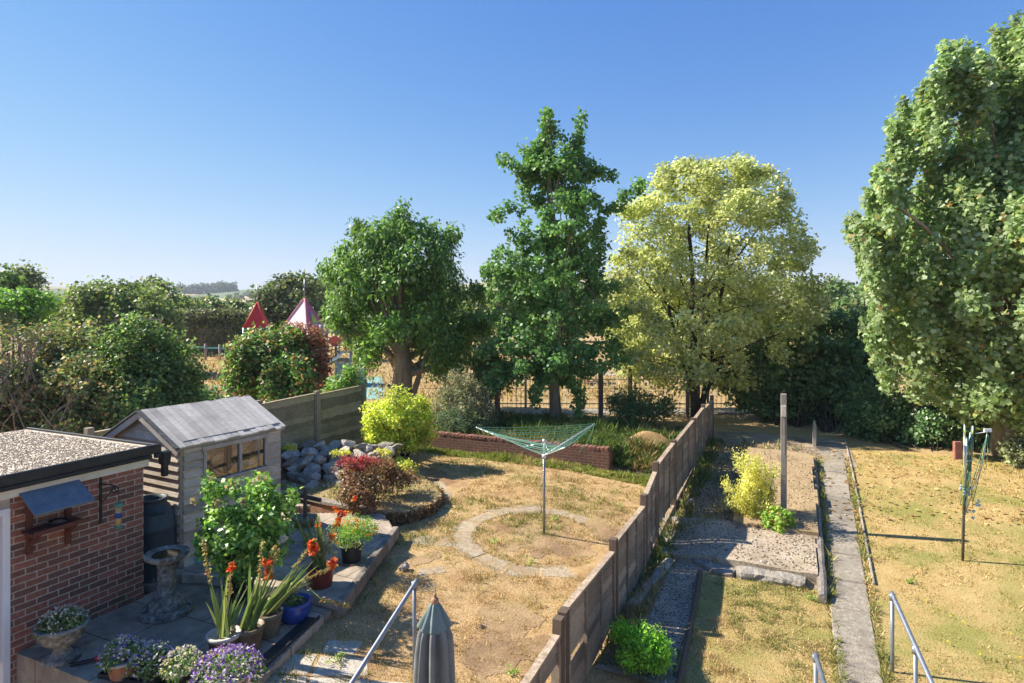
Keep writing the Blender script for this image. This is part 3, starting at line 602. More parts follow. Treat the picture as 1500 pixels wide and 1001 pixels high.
# ------------------------------------------------------------------ shed
SW, SL, SH = 1.62, 1.76, 1.72; sb = at_z(265, 832, upz)
sh = EL('timber_shed', 'weathered grey shiplap garden shed with a pale board roof and side window', 'shed', (sb.x, sb.y, upz), -math.radians(28))
bh = .128
def lap(mb, y0, y1, z, side, h=bh, zlo=None):
    """a lapped board: on the right wall it runs along y, on the front along x"""
    t = R.uniform(.68, 1.28); o1, o2 = .034+R.uniform(0, .008), -.004; w0, w1 = R.uniform(-.004, .004), R.uniform(-.004, .004)
    if side == 'r': q = [(o1, y0, z+w0), (o1, y1, z+w1), (o2, y1, z+h), (o2, y0, z+h), (-.01, y0, z+w0), (-.01, y1, z+w1), (-.012, y1, z+h), (-.012, y0, z+h)]
    else:
        f = -1; q = [(y1, f*o1, z+w1), (y0, f*o1, z+w0), (y0 if zlo is None else zlo[0], f*o2, z+h), (y1 if zlo is None else zlo[1], f*o2, z+h), (y1, .01, z+w1), (y0, .01, z+w0), (y0 if zlo is None else zlo[0], .012, z+h), (y1 if zlo is None else zlo[1], .012, z+h)]
    mb.add(q, [(0, 1, 2, 3), (5, 4, 7, 6), (1, 0, 4, 5), (2, 1, 5, 6), (3, 2, 6, 7), (0, 3, 7, 4)], t)
wr = MB(); z = 0; wy0, wy1, wz0, wz1 = .36, 1.42, 1.13, 1.6
while z < SH+.02:
    h = min(bh, SH+.06-z)
    if z+h > wz0 and z < wz1: lap(wr, .03, wy0-.04, z, 'r', h); lap(wr, wy1+.04, SL-.03, z, 'r', h)
    else: lap(wr, .03, SL-.03, z, 'r', h)
    z += bh*.97
wr.box((-.03, .015, SH/2), (.05, .04, SH), tone=.8); wr.box((-.03, SL-.015, SH/2), (.05, .04, SH), tone=.8)
for y in (wy0-.045, wy1+.045): wr.box((.0, y, .86), (.02, .03, 1.72), tone=.8)
wr.build('side_wall', WOODGX, sh)
wf = MB(); z = 0; rise = .4; hw = SW/2
while z < SH+rise-.03:
    def ex(zz): return hw if zz < SH else max(.02, hw*(1-(zz-SH)/rise))
    a, c = ex(z), ex(min(z+bh, SH+rise-.01))
    x0 = -hw-a; x1 = -hw+a; cut = -hw+R.uniform(-.02, .02)
    lap(wf, x0+.02, x1-.02, z, 'f', min(bh, SH+rise-z), (-hw-c+.02, -hw+c-.02)); z += bh*.97
wf.build('front_wall', WOODGX, sh)
wk = MB(); wk.box((-SW, SL/2, SH/2), (.03, SL, SH)); wk.add([(0, SL, 0), (-SW, SL, 0), (-SW, SL, SH), (-hw, SL, SH+rise), (0, SL, SH), (0, SL-.03, 0), (-SW, SL-.03, 0), (-SW, SL-.03, SH), (-hw, SL-.03, SH+rise), (0, SL-.03, SH)], [(0, 4, 3, 2, 1), (5, 6, 7, 8, 9)])
wk.build('back_wall', WOODG, sh)
MB().box((-hw, SL/2, .03), (SW-.1, SL-.1, .08)).build('floor', WOODG, sh)
def roofside(sg):
    mb = MB(); n = 17; oh = .1; y0, y1 = -.09, SL+.03; w_ = (y1-y0)/n; slope = rise/hw; xe = hw+oh; ze = SH-oh*slope+.045; zp = SH+rise+.055
    for k in range(n):
        a, c = y0+k*w_+.005, y0+(k+1)*w_-.005; d = R.uniform(-.008, .01); e = xe+R.uniform(-.018, .014); t = R.uniform(.72, 1.15)
        x0, x1 = -hw+sg*.0, -hw+sg*e; zz = ze-(e-xe)*slope
        q = [(x0, a, zp+d), (x0, c, zp+d), (x1, c, zz+d), (x1, a, zz+d), (x0, a, zp+d-.018), (x0, c, zp+d-.018), (x1, c, zz+d-.018), (x1, a, zz+d-.018)]
        fs = [(0, 1, 2, 3), (7, 6, 5, 4), (0, 4, 5, 1), (1, 5, 6, 2), (2, 6, 7, 3), (3, 7, 4, 0)]
        mb.add(q, fs if sg < 0 else [f[::-1] for f in fs], t)
    return mb.build('roof', ROOFW, sh)
roofside(1); roofside(-1)
bg_ = MB(); fe = MB()
for sg in (1, -1):
    p0 = Vector((-hw, -.115, SH+rise-.02)); p1 = Vector((-hw+sg*(hw+.1), -.115, SH-.1*rise/hw-.03))
    bg_.bar(p0, p1, .02, .085, R.uniform(1.1, 1.35)); fe.bar(p0+Vector((0, -.004, .073)), p1+Vector((0, -.004, .073)), .06, .022, 1)
bg_.build('bargeboard', WOODG, sh); fe.build('felt_edge', M('worn_felt', [(.05, .05, .05), (.14, .135, .13)], 14, .95, .4), sh)
MB().box((.02, SL/2, SH-.035), (.03, SL+.1, .06)).build('eave_board', WOODG, sh)
wn = MB(); wm_ = (wy0+wy1)/2+.06
wn.box((.028, (wy0+wy1)/2, wz1+.02), (.05, wy1-wy0+.12, .06), tone=1.2); wn.box((.034, (wy0+wy1)/2, wz0-.015), (.07, wy1-wy0+.12, .04), tone=1.1)
for y in (wy0-.01, wm_, wy1+.01): wn.box((.022, y, (wz0+wz1)/2), (.05, .045, wz1-wz0-.03), tone=1.15)
wo = wn.build('window', WOODG, sh, bevel=.003)
for a, c in ((wy0+.014, wm_-.024), (wm_+.024, wy1-.014)): MB().box((.012, (a+c)/2, (wz0+wz1)/2), (.012, c-a, wz1-wz0-.02), tone=1).build('pane', GLASS, wo)
# ------------------------------------------------------------------ fences
def lap_panel(name, root, y0, y1, t0, t1, b0, b1, mat, bmat, nb=3, gaps=0, face=1, bh=.115, x=0.0, wave=.008):
    """lapped panel between y0 and y1 with top heights t0, t1; battens on the face side; gaps = share of missing boards"""
    mb = MB(); n = max(4, round(((t0+t1)/2-(b0+b1)/2)/bh)); cols = [y0+(y1-y0)*k/nb for k in range(nb+1)]
    for i in range(n):
        for c in range(nb):
            if i > 0 and R.random() < gaps: continue
            def zz(y, q):
                f = (y-y0)/(y1-y0); return (b0+(b1-b0)*f)+((t0+(t1-t0)*f)-(b0+(b1-b0)*f))*q
            a, e = cols[c], cols[c+1]; l, h = i/n, min((i+1.3)/n, 1.0); wv = [R.uniform(-.006, .006) for _ in range(4)]; o = .018*face
            ns = max(2, int((e-a)/.2)); vs_, fs_ = [], []; sw = R.uniform(.7, 1.3)
            for k in range(ns+1):
                y = a+(e-a)*k/ns; w1 = R.uniform(-wave, wave) if i else 0
                lo_ = (x+o*1.3*sw, y, zz(y, l)+w1); hi_ = (x+o*.05, y, min(zz(y, h), zz(y, 1.0)))
                vs_ += [lo_, hi_, (lo_[0]-.012*face, y, lo_[2]), (hi_[0]-.012*face, y, hi_[2])]
            for k in range(ns):
                q_ = 4*k; fs_ += [(q_, q_+4, q_+5, q_+1), (q_+2, q_+3, q_+7, q_+6), (q_, q_+2, q_+6, q_+4), (q_+1, q_+5, q_+7, q_+3)]
            fs_ += [(0, 1, 3, 2), (4*ns, 4*ns+2, 4*ns+3, 4*ns+1)]
            mb.add(vs_, fs_, R.uniform(.62, 1.3))
    o = mb.build(name, mat, root)
    for k in range(nb+1):
        y = cols[k]+(.022 if k == 0 else -.022 if k == nb else 0); f = (y-y0)/(y1-y0)
        z0, z1 = b0+(b1-b0)*f, t0+(t1-t0)*f
        MB().box((x, y, (z0+z1)/2-.01), (.085, .03, z1-z0), tone=R.uniform(.8, 1.15)).build('batten', bmat, o)
    MB().bar((x, y0, t0+.012), (x, y1, t1+.012), .075, .03, R.uniform(.9, 1.25)).build('capping', bmat, o)
    return o
fz = lambda v: T(*xy(-1.95, v))
fo = EL('timber_fence', 'stepped brown lap panel timber fence between the two gardens', 'fence', (*xy(-2.1, 5.85), 0), -A)
V0 = 5.85
def post(root, v, top, bot, w=.1, x=0.0, mat=FPOST, tone=None): MB().box((x, v-V0, (top+bot)/2), (w, w, top-bot), tone=tone).build('post', mat, root, bevel=.006)
pan = [(4.1, 5.66, .74, .83, .12), (5.93, 7.7, .99, .93, .1), (7.84, 9.5, 1.02, 1.0, 0), (9.63, 10.4, 1.12, 1.32, .12), (10.54, 12.16, 1.41, 1.47, .06), (12.3, 14.75, 1.45, 1.5, .02), (14.95, 16.5, 1.5, 1.55, 0), (16.7, 18.4, 1.5, 1.5, 0)]
for a, c, t0, t1, gp_ in pan:
    lap_panel('fence_panel', fo, a-V0, c-V0, t0, t1, max(fz(a)+.06, t0-1.05), max(fz(c)+.06, t1-1.05), FENCEW, FENCEW, 3 if c-a > 1 else 2, gp_)
    if fz((a+c)/2)+.06 < (t0+t1)/2-1.1 or True:
        MB().bar((0, a-V0, fz(a)+.03), (0, c-V0, fz(c)+.03), .05, .14).build('gravel_board', FENCEW, fo)
for v, t in ((5.72, .95), (5.86, .96), (7.77, 1.05), (9.565, 1.14), (10.47, 1.45), (12.23, 1.49), (14.85, 1.52), (16.6, 1.6), (18.5, 1.6)): post(fo, v, t+.05, fz(v)-.4)
# boundary fence on the far left
lf = EL('panel_fence', 'mossy lap panel boundary fence behind the rock heap with upright posts', 'fence', (*xy(-10.5, 5.85), 0), -A)
lv = [6.3, 8.05, 9.82, 11.6, 13.4]
for a, c in zip(lv, lv[1:]):
    lap_panel('fence_panel', lf, a+.06-V0, c-.06-V0, 2.02, 2.06, .33, .33, OLDF, OLDF, 1, 0, 1, .12, wave=.02)
for v in lv: post(lf, v, 2.13, -.1, .11, .0, M('old_post', [(.22, .18, .13), (.36, .3, .22)], 7, .95, .4, (8, 8, 1)) if v == lv[0] else bpy.data.materials['old_post'])
# ------------------------------------------------------------------ brick retaining wall of the raised bed
bw = EL('brick_wall', 'low old red brick wall holding the raised flower bed', 'wall', (*xy(-9.9, VW), 0), -A)
MB().box((2.95, 0, .3), (5.9, .21, .78), tone=1).build('brickwork', BRICKO, bw)
cp = MB(); x = 0.0
while x < 5.86:
    w_ = .103; h = .075+R.uniform(-.012, .012); cp.box((x+w_/2, R.uniform(-.008, .008), .69+h/2), (w_-.012, .215+R.uniform(0, .015), h), Matrix.Rotation(R.uniform(-.04, .04), 3, 'Y'), R.uniform(.75, 1.2)); x += w_
cp.build('coping', M('coping_brick', [(.16, .07, .048), (.29, .14, .095)], 12, .95, .5, big=(3, (.12, .09, .06), .6)), bw, bevel=.008, seg=1)
# ------------------------------------------------------------------ rotary clothes airers
pr = gp(797, 783); ai = E('rotary_airer', 'open rotary clothes airer with green lines on a pole in the stone ring', 'clothes airer', pr)
def up(z): return Vector((pr.x, pr.y, pr.z+z))
MB().tube([up(-.1), up(1.38)], .022, 10).build('pole', GALV, ai, True)
MB().tube([up(1.36), up(1.63)], .017, 10).tube([up(1.6), up(1.66)], .03, 10).build('mast', ALU, ai, True)
MB().tube([up(1.33), up(1.4)], .036, 12).build('hub', ALU, ai, True)
tips = []; zt = 1.93-pr.z
for az, ln in ((159, 1.3), (40, 1.3), (-78, 1.26)):
    t = up(0)+Vector((math.cos(math.radians(az))*ln, math.sin(math.radians(az))*ln, zt)); tips.append(t)
    ar = MB().tube([up(1.38), t], [.013, .011], 8).build('arm', ALU, ai, True)
    MB().tube([up(1.6), up(1.38).lerp(t, .3)], .007, 6).build('stay', ALU, ar, True)
ln_ = MB()
for i in range(3):
    a, c = tips[i], tips[(i+1) % 3]
    for k in range(9):
        f = .34+.66*k/8; p0, p1 = up(1.38).lerp(a, f), up(1.38).lerp(c, f); m_ = p0.lerp(p1, .5)-Vector((0, 0, .02+.03*R.random()))
        ln_.tube([p0, p0.lerp(m_, .5)-Vector((0, 0, .012)), m_, m_.lerp(p1, .5)-Vector((0, 0, .012)), p1], .0055, 5, cap=False)
t = tips[1]; ln_.tube([t, t+Vector((-.05, 0, -.18)), t+Vector((-.16, -.05, -.36)), t+Vector((-.3, -.1, -.52))], .006, 5)
ln_.build('washing_line', GREENL, ai, True)
pr2 = gp(1410, 822); af = E('rotary_airer', 'folded rotary clothes airer with drooping lines standing on the right lawn', 'clothes airer', pr2)
def u2(dx, z, dy=0): return Vector((pr2.x+dx, pr2.y+dy, pr2.z+z))
MB().tube([u2(0, -.1), u2(.02, 1.0), u2(.045, 1.35)], .021, 10).build('pole', M('rusty_pole', [(.09, .075, .06), (.2, .17, .14)], 14, .7, .1, metal=.3), af, True)
MB().tube([u2(.03, 1.3), u2(.065, 1.92)], .016, 8).build('mast', ALU, af, True)
MB().tube([u2(.035, 1.55), u2(.16, 1.57)], .016, 8).build('hub', ALU, af, True)
ends = [(.03, 2.12), (.16, 2.1), (.39, 2.04), (.12, 2.0)]
for dx, z in ends: MB().tube([u2(.06, .78), u2(dx*.8+.02, 1.5, .03), u2(dx, z)], [.009, .009, .008], 6).build('arm', ALU, af, True)
MB().box(u2(.39, 2.03), (.11, .03, .05)).tube([u2(.34, 2.0), u2(.2, 1.98)], .006, 5).build('arm_end', WHITEP, af)
for nm, mt_, n in (('washing_line', GREENL, 15), ('washing_line', YELLOWL, 11)):
    q = MB()
    for k in range(n):
        dx, z = R.choice(ends); b0 = u2(R.uniform(-.05, .13), R.uniform(.62, 1.2), R.uniform(-.06, .06))
        if dx > .3: b0 = u2(.37+R.uniform(-.03, .05), R.uniform(1.35, 1.6)) if R.random() < .5 else u2(R.uniform(.1, .2), R.uniform(.75, 1.1))
        a0 = u2(dx, z-R.uniform(0, .1), R.uniform(-.02, .02)); m_ = a0.lerp(b0, .5)+Vector((R.uniform(-.05, .05), R.uniform(-.05, .05), 0))
        q.tube([a0, a0.lerp(m_, .5)+Vector((R.uniform(-.015, .015), 0, 0)), m_, b0], .0055, 5)
    q.build(nm, mt_, af, True)
q = MB()
for k in range(15): q.box(u2(R.uniform(-.04, .25), R.uniform(.62, 1.2), R.uniform(-.06, .02)), (.03, .02, .045), Matrix.Rotation(R.uniform(-1, 1), 3, 'Y'))
q.build('clip', BLUEP, af)
pb = u2(-.08, 1.72); q = MB()
q.box(pb, (.12, .06, .28), tone=1)
tag(q.build('peg_bag', M('rust_red_bag', [(.28, .1, .07), (.38, .16, .11)], 9, .8, .2), loc=pb, bevel=.015), 'rust red peg bag hanging from the folded airer', 'peg bag')
# ------------------------------------------------------------------ handrails
def rail(name, label, top, foot, end, rad=.024, second=None):
    top, foot, end = Vector(top), Vector(foot), Vector(end); o = E(name, label, 'handrail', foot, 'galvanised handrails of the garden steps')
    d = (end-top).normalized()
    MB().tube([top-d*.03, top, end, end+d*1.0], rad, 10).build('rail', GALV, o, True)
    MB().tube([foot-Vector((0, 0, .3)), Vector((foot.x, foot.y, top.z-.02))], rad*.85, 10).build('post', GALV, o, True)
    MB().tube([Vector((foot.x, foot.y, top.z-.06)), Vector((foot.x, foot.y, top.z+.005))], rad*1.35, 10).build('bracket', GALV, o, True)
    if second is not None:
        s = top+d*second; MB().tube([s-Vector((0, 0, 1.3)), s], rad*.85, 10).build('post', GALV, o, True)
        MB().tube([s-Vector((0, 0, .07)), s], rad*1.35, 10).build('bracket', GALV, o, True)
    return o
p = gp(607, 990); rail('handrail', 'grey metal handrail beside the folded parasol', ray(609, 853, p.y), p, ray(515, 1001, p.y-.98))
p = gp(1307, 985); rail('handrail', 'grey metal handrail on the right lawn with a second post', ray(1307, 871, p.y), p, ray(1365, 1001, 5.8), second=.72)
p = ray(1195, 960, 5.9); rail('handrail', 'short end of a grey metal handrail beside the concrete path', p, (p.x, p.y, -.1), ray(1207, 1001, 5.35))
# ------------------------------------------------------------------ folded parasol
px_ = ray(637, 900, 4.6); pz0 = T(px_.x, px_.y); pa = E('garden_parasol', 'folded grey green garden parasol beside the metal handrail', 'parasol', (px_.x, px_.y, pz0))
def pleats(prof, n, amp, flute, tone=1, seg=96):
    mb = MB(); vs = []; fs = []; ph = [R.uniform(.6, 1.2) for _ in range(64)]
    for i, (r, z) in enumerate(prof):
        am = amp*min(1, i/2.0)
        for k in range(seg):
            a = 2*PI*k/seg; c = math.cos(a*flute+.4*math.sin(3*a)); rr = r*(1+am*ph[int(a*flute/(2*PI)) % 64]*(abs(c)**.6*(1 if c > 0 else -1)))+.004*math.sin(7*a+i)
            vs.append((px_.x+rr*math.cos(a), px_.y+rr*math.sin(a), z+(.02*c*amp*3 if i == len(prof)-1 else 0)))
    for i in range(len(prof)-1): fs += [(i*seg+k, i*seg+(k+1) % seg, (i+1)*seg+(k+1) % seg, (i+1)*seg+k) for k in range(seg)]
    return mb.add(vs, fs, tone)
zz = lambda py: 4-(py-460)*4.6/900
pleats([(.02, zz(881)), (.04, zz(886)), (.062, zz(897)), (.085, zz(906)), (.108, zz(918))], 4, .2, 8).build('valance', CANVASG, pa, True)
pleats([(.05, zz(893)), (.082, zz(912)), (.098, zz(930)), (.108, zz(955)), (.115, zz(985)), (.118, .95), (.108, .6), (.09, .3), (.1, .1)], 6, .38, 8).build('canopy', CANVAS, pa, True)
MB().tube([(px_.x, px_.y, pz0), (px_.x, px_.y, zz(882))], .022, 10).build('pole', FINIAL, pa, True)
MB().lathe((px_.x, px_.y, zz(883)), [(.024, -.01), (.03, .0), (.028, .03), (.02, .036), (.012, .042), (.014, .055), (.006, .072)], 14).build('finial', FINIAL, pa, True)
MB().lathe((px_.x, px_.y, pz0), [(.25, 0), (.25, .05), (.08, .08), (.05, .2)], 24).build('base', CONC, pa, True)
# ------------------------------------------------------------------ wooden post, edgings and rough steps of the right garden
p = Vector((*xy(.12, 11.95), 0)); p.z = T(p.x, p.y)+.1
k = (1148-CX)/F; p = Vector((k*10.9, 10.9, T(k*10.9, 10.9)+.15)); wpst = E('wooden_post', 'tall grey wooden post rising behind the golden shrub', 'post', p)
ht = CAMZ-(577-HY)/F*10.9-p.z
MB().box((p.x, p.y, p.z+ht/2-.15), (.1, .1, ht+.3), Matrix.Rotation(-A, 3, 'Z'), .72).build('post', WOODG, wpst, bevel=.012)
d = Vector((-SA, -CA, 0)).normalized(); e = Vector((CA, -SA, 0))
MB().box(p+Vector((0, 0, ht-.3))-Vector((SA, CA, 0))*.07, (.08, .035, .2), Matrix.Rotation(-A, 3, 'Z'), 1.4).build('cleat', WOODG, wpst, bevel=.006)
MB().box(p+Vector((0, 0, ht-.7))-Vector((SA, CA, 0))*.067, (.03, .02, .7), Matrix.Rotation(-A, 3, 'Z'), .9).build('batten', WOODG, wpst)
def rough(name, label, cat, pts, w, h, mat, group=None, lift=0.0, n=16, seed=1):
    """long rough stone, log or sleeper following ground points"""
    pts = [Vector(q) for q in pts]; L_ = [0]
    for a, c in zip(pts, pts[1:]): L_.append(L_[-1]+(c-a).length)
    vs = []; fs = []; m_ = 10
    for i in range(n+1):
        s = L_[-1]*i/n; j = max(k for k in range(len(L_)-1) if L_[k] <= s+1e-6); q = pts[j].lerp(pts[j+1], (s-L_[j])/(L_[j+1]-L_[j])); dr_ = (pts[j+1]-pts[j]).normalized(); sd_ = Vector((dr_.y, -dr_.x, 0)).normalized()
        en = .8 if i in (0, n) else 1
        for k in range(m_):
            a = 2*PI*k/m_; cx_, sx_ = math.cos(a), math.sin(a); sq = (abs(cx_)**4+abs(sx_)**4)**-.25
            nz = .8+.4*vn(np.array([[i*.55+seed*9, k*.7+seed, seed*3.3]]), 1)[0]
            vs.append(q+sd_*cx_*w/2*sq*nz*en+Vector((0, 0, sx_*h/2*sq*nz*en+h*.3+lift)))
    for i in range(n): fs += [(i*m_+k, i*m_+(k+1) % m_, (i+1)*m_+(k+1) % m_, (i+1)*m_+k) for k in range(m_)]
    fs += [tuple(range(m_-1, -1, -1)), tuple(n*m_+k for k in range(m_))]
    return tag(MB().add(vs, fs, 1).build(name, mat, loc=pts[len(pts)//2]), label, cat, group)
ROUGH = M('rough_concrete', [(.2, .17, .135), (.34, .3, .25), (.46, .42, .36)], 6, .98, .9, big=(2.5, (.13, .1, .08), .6), bdist=.05)
LOGM = M('log_wood', [(.17, .135, .105), (.29, .25, .21), (.41, .37, .32)], 5, .95, .8, (4, 4, 4), (2, (.12, .09, .07), .5), bdist=.04)
def P_(*a): return [gp(x, y) for x, y in a]
rough('stone_edging', 'long pale rough stone step edge at the head of the small lawn', 'stone step', P_((1078, 843), (1110, 846), (1150, 853), (1180, 859)), .3, .15, ROUGH, seed=1)
rough('stone_edging', 'shaded curved rough stone edge running from the fence to the small lawn', 'stone step', P_((968, 779), (990, 797), (1015, 817), (1045, 834), (1076, 843)), .32, .1, ROUGH, seed=2)
rough('stone_edging', 'upper rough stone step edge below the golden shrub', 'stone step', P_((1078, 783), (1100, 789), (1130, 796)), .24, .14, ROUGH, seed=3)
rough('stone_edging', 'mossy broken stone step edge right of the golden shrub', 'stone step', P_((1136, 799), (1160, 801), (1186, 803)), .22, .13, ROUGH, seed=4)
rough('stone_edging', 'dark stone step edge in the fence shadow at the gravel terrace', 'stone step', P_((962, 762), (1000, 766), (1040, 769), (1074, 772)), .22, .12, ROUGH, seed=5)
rough('stone_kerb', 'grey stone kerb lying in the gravel beside the lime green shrub', 'kerb', P_((925, 892), (945, 868), (968, 842), (982, 824)), .15, .1, CONC, seed=6)
rough('timber_edging', 'dark timber board edging between the gravel strip and small lawn', 'edging', [Vector((*xy(-1.12, v_), T(*xy(-1.12-.02*(v_-6.7)*2, v_)))) if 0 else Vector((*xy(-1.1-.055*(v_-6.7), v_), T(*xy(-1.1-.055*(v_-6.7), v_)))) for v_ in (6.7, 7.6, 8.6, 9.7)], .06, .1, FPOST, seed=7)
rough('stone_edging', 'rough stone edging standing along the concrete path', 'edging', [Vector((*xy(.38+.011*(v_-9), v_), T(*xy(.38, v_))+.02)) for v_ in (9.4, 10.4, 11.5, 12.6, 13.8, 15, 16.2)], .12, .16, LOGM, n=46, seed=8)
rough('wooden_stake', 'short grey wooden stake at the head of the concrete path', 'stake', [gp(1193, 655)+Vector((0, 0, 0)), gp(1193, 648)], .1, .75, WOODG, n=3, seed=9)
# ------------------------------------------------------------------ rocks
def rockmesh(seed):
    bm = bmesh.new(); bmesh.ops.create_icosphere(bm, subdivisions=4, radius=.5); q = np.array([v.co[:] for v in bm.verts]); d = unit(q)
    s = 1+.55*(vn(d+seed*5.1, 1.4)-.5)+.18*(vn(d+seed*3.7, 4)-.5); q = d*.52*s[:, None]
    for _ in range(9):                                     # flat broken faces
        nrm = unit(rng.normal(size=(1, 3)))[0]; h = .25+.16*rng.random(); t = q@nrm; q = q-np.maximum(t-h, 0)[:, None]*nrm*.9
    q = q*(1+.09*(vn(d+seed*2.2, 5)-.5)+.06*(vn(d+seed*1.2, 11)-.5))[:, None]
    for v, c in zip(bm.verts, q): v.co = c
    me = bpy.data.meshes.new('rock'); bm.to_mesh(me); bm.free(); me.materials.append(ROCKM)
    a = me.attributes.new('Col', 'FLOAT_COLOR', 'POINT'); t = R.uniform(.55, 1.35); a.data.foreach_set('color', np.tile((t, t*R.uniform(.94, 1.0), t*R.uniform(.86, 1.0), 1), len(me.vertices)).astype(np.float32))
    me.polygons.foreach_set('use_smooth', [True]*len(me.polygons)); return me
RK = [rockmesh(i) for i in range(14)]
def rock(p, s, label, cat='rock', group=None, i=None):
    o = bpy.data.objects.new('rock', RK[R.randrange(len(RK))] if i is None else RK[i]); COL.objects.link(o); o.location = p
    o.rotation_euler = (R.uniform(-.35, .35), R.uniform(-.35, .35), R.uniform(0, 6.28)); o.scale = (s*R.uniform(1.0, 1.5), s*R.uniform(.8, 1.15), s*R.uniform(.55, .85)); return tag(o, label, cat, group)
RL = ['grey rock in the bottom row of the dry rock heap', 'grey rock low in the rock heap beside the shed', 'grey rock half way up the rock heap', 'grey rock in the upper part of the rock heap', 'grey rock just under the top of the rock heap', 'pale grey rock along the top of the rock heap']
md = MB(); rows_ = []
for r_ in range(6):
    t = r_/5; Yr = 12.75+1.25*t; zr = .38+.6*t; x0 = (416-CX)/F*Yr; x1 = ((508+66*min(1, t*1.25))-CX)/F*Yr
    x = x0; s0 = .4-.06*t
    while x < x1:
        s = s0*R.uniform(.72, 1.25); rock((x+s*.5, Yr+R.uniform(-.12, .12), zr+R.uniform(-.05, .06)), s, RL[r_], 'rock', 'rocks of the heap beside the shed'); x += s*.95
    rows_.append((x0-.2, x1+.1, Yr+.05, zr-.06))
for k in range(26):
    t = R.random(); Yr = 12.75+1.25*t; x = R.uniform((416-CX)/F*Yr, ((508+60*min(1, t*1.25))-CX)/F*Yr); rock((x, Yr, .38+.6*t+.02), R.uniform(.14, .3), 'smaller grey stone wedged among the larger rocks of the heap', 'rock', 'small stones of the rock heap')
vs = []
for x0, x1, y_, z_ in [(rows_[0][0], rows_[0][1], 12.4, .1)]+rows_+[(rows_[-1][0], rows_[-1][1], 14.6, .1)]: vs += [(x0+(x1-x0)*k/8, y_+R.uniform(-.05, .05), z_+R.uniform(-.04, .04)) for k in range(9)]
struct(md.add(vs, [(j*9+k, j*9+k+1, j*9+k+10, j*9+k+9) for j in range(7) for k in range(8)], 1).build('soil_mound', SOILM))
for (a, c), s, l in (((592, 836), .16, 'lone grey stone on the dry lawn near the handrail'), ((1098, 815), .24, 'brown stone on the gravel terrace below the golden shrub'), ((1066, 752), .2, 'pale upright stone on the shaded terrace'), ((1085, 763), .22, 'flat stone at the corner of the shaded terrace'), ((1010, 742), .26, 'dark stone beside the fence on the shaded terrace')):
    rock(gp(a, c)+Vector((0, 0, .06)), s, l, 'stone')
# front edging of the rock bed: pale coping on bricks, with a rail on a post and a round dark pot
bz = .44
def bedtop(x, y): return bz+.05*(vn(np.array([[x, y]]), 1.8)[0]-.5)
bpoly = [at_z(a, c, bz) for a, c in ((410, 722), (470, 735), (545, 748), (575, 751), (605, 747), (632, 737), (646, 724), (640, 711), (618, 699), (596, 692), (585, 680), (540, 668), (420, 668))]
patch('raised_bed', bpoly, bedtop, .06, ground_mat('straw_bed', (.36, .25, .13), (.48, .36, .2), (.2, .2, .06), (.24, .16, .09), .25, .2), .02, .5)
ed = MB(); q = [at_z(a, c, bz+.03) for a, c in ((408, 721), (440, 727), (475, 735), (512, 742), (548, 748))]
for a, c in zip(q, q[1:]): ed.bar(a, c, .16, .07, R.uniform(.9, 1.25))
o = E('bed_edging', 'pale coping on bricks along the front of the rock bed', 'edging', (q[2].x, q[2].y, .1))
ed.build('coping', LOGM, o, bevel=.012); ew = MB()
for a, c in zip(q, q[1:]): ew.bar(a-Vector((0, 0, .22)), c-Vector((0, 0, .22)), .1, .37, 1)
ew.build('brickwork', M('orange_brick', [(.2, .1, .065), (.38, .2, .13)], 9, .95, .5, big=(3, (.4, .33, .25), .4)), o)
# root matted rim of the curved bed
rim = [at_z(a, c, bz-.02) for a, c in ((548, 750), (575, 753), (605, 749), (632, 739), (647, 725), (641, 712))]
C = []
for a, c in zip(rim, rim[1:]):
    for k in range(26):
        for h in range(4): C.append(tuple(a.lerp(c, R.random())+Vector((R.uniform(-.03, .03), R.uniform(-.04, .02), -.28*R.random()))))
tag(leaves('dry_thatch', C, .03, 9, (.05, .13), NARROW, [(.34, .21, .1), (.24, .13, .06), (.42, .29, .15), (.15, .09, .045)], GRASSM, None, None, .1, .2, 1.4, loc=tuple(rim[3])), 'brown dry root thatch hanging over the rim of the curved bed', 'thatch')
p = at_z(447, 768, upz); br_ = E('perch_rail', 'dark wooden rail on a thin post in front of the rock heap', 'rail', p)
MB().box(p+Vector((0, 0, .3)), (.055, .055, .6)).build('post', FPOST, br_, bevel=.006)
MB().bar(ray(424, 722, p.y+.1), ray(470, 733, p.y-.05), .07, .06, .8).build('rail', FPOST, br_, bevel=.01)
p = at_z(446, 770, upz); rp = E('round_pot', 'wide dark round pot standing under the wooden rail', 'pot', p)
MB().lathe(p, [(.15, 0), (.2, .1), (.215, .15), (.19, .155), (.1, .14), (.01, .14)], 24).build('pot', BROWNG, rp, True)
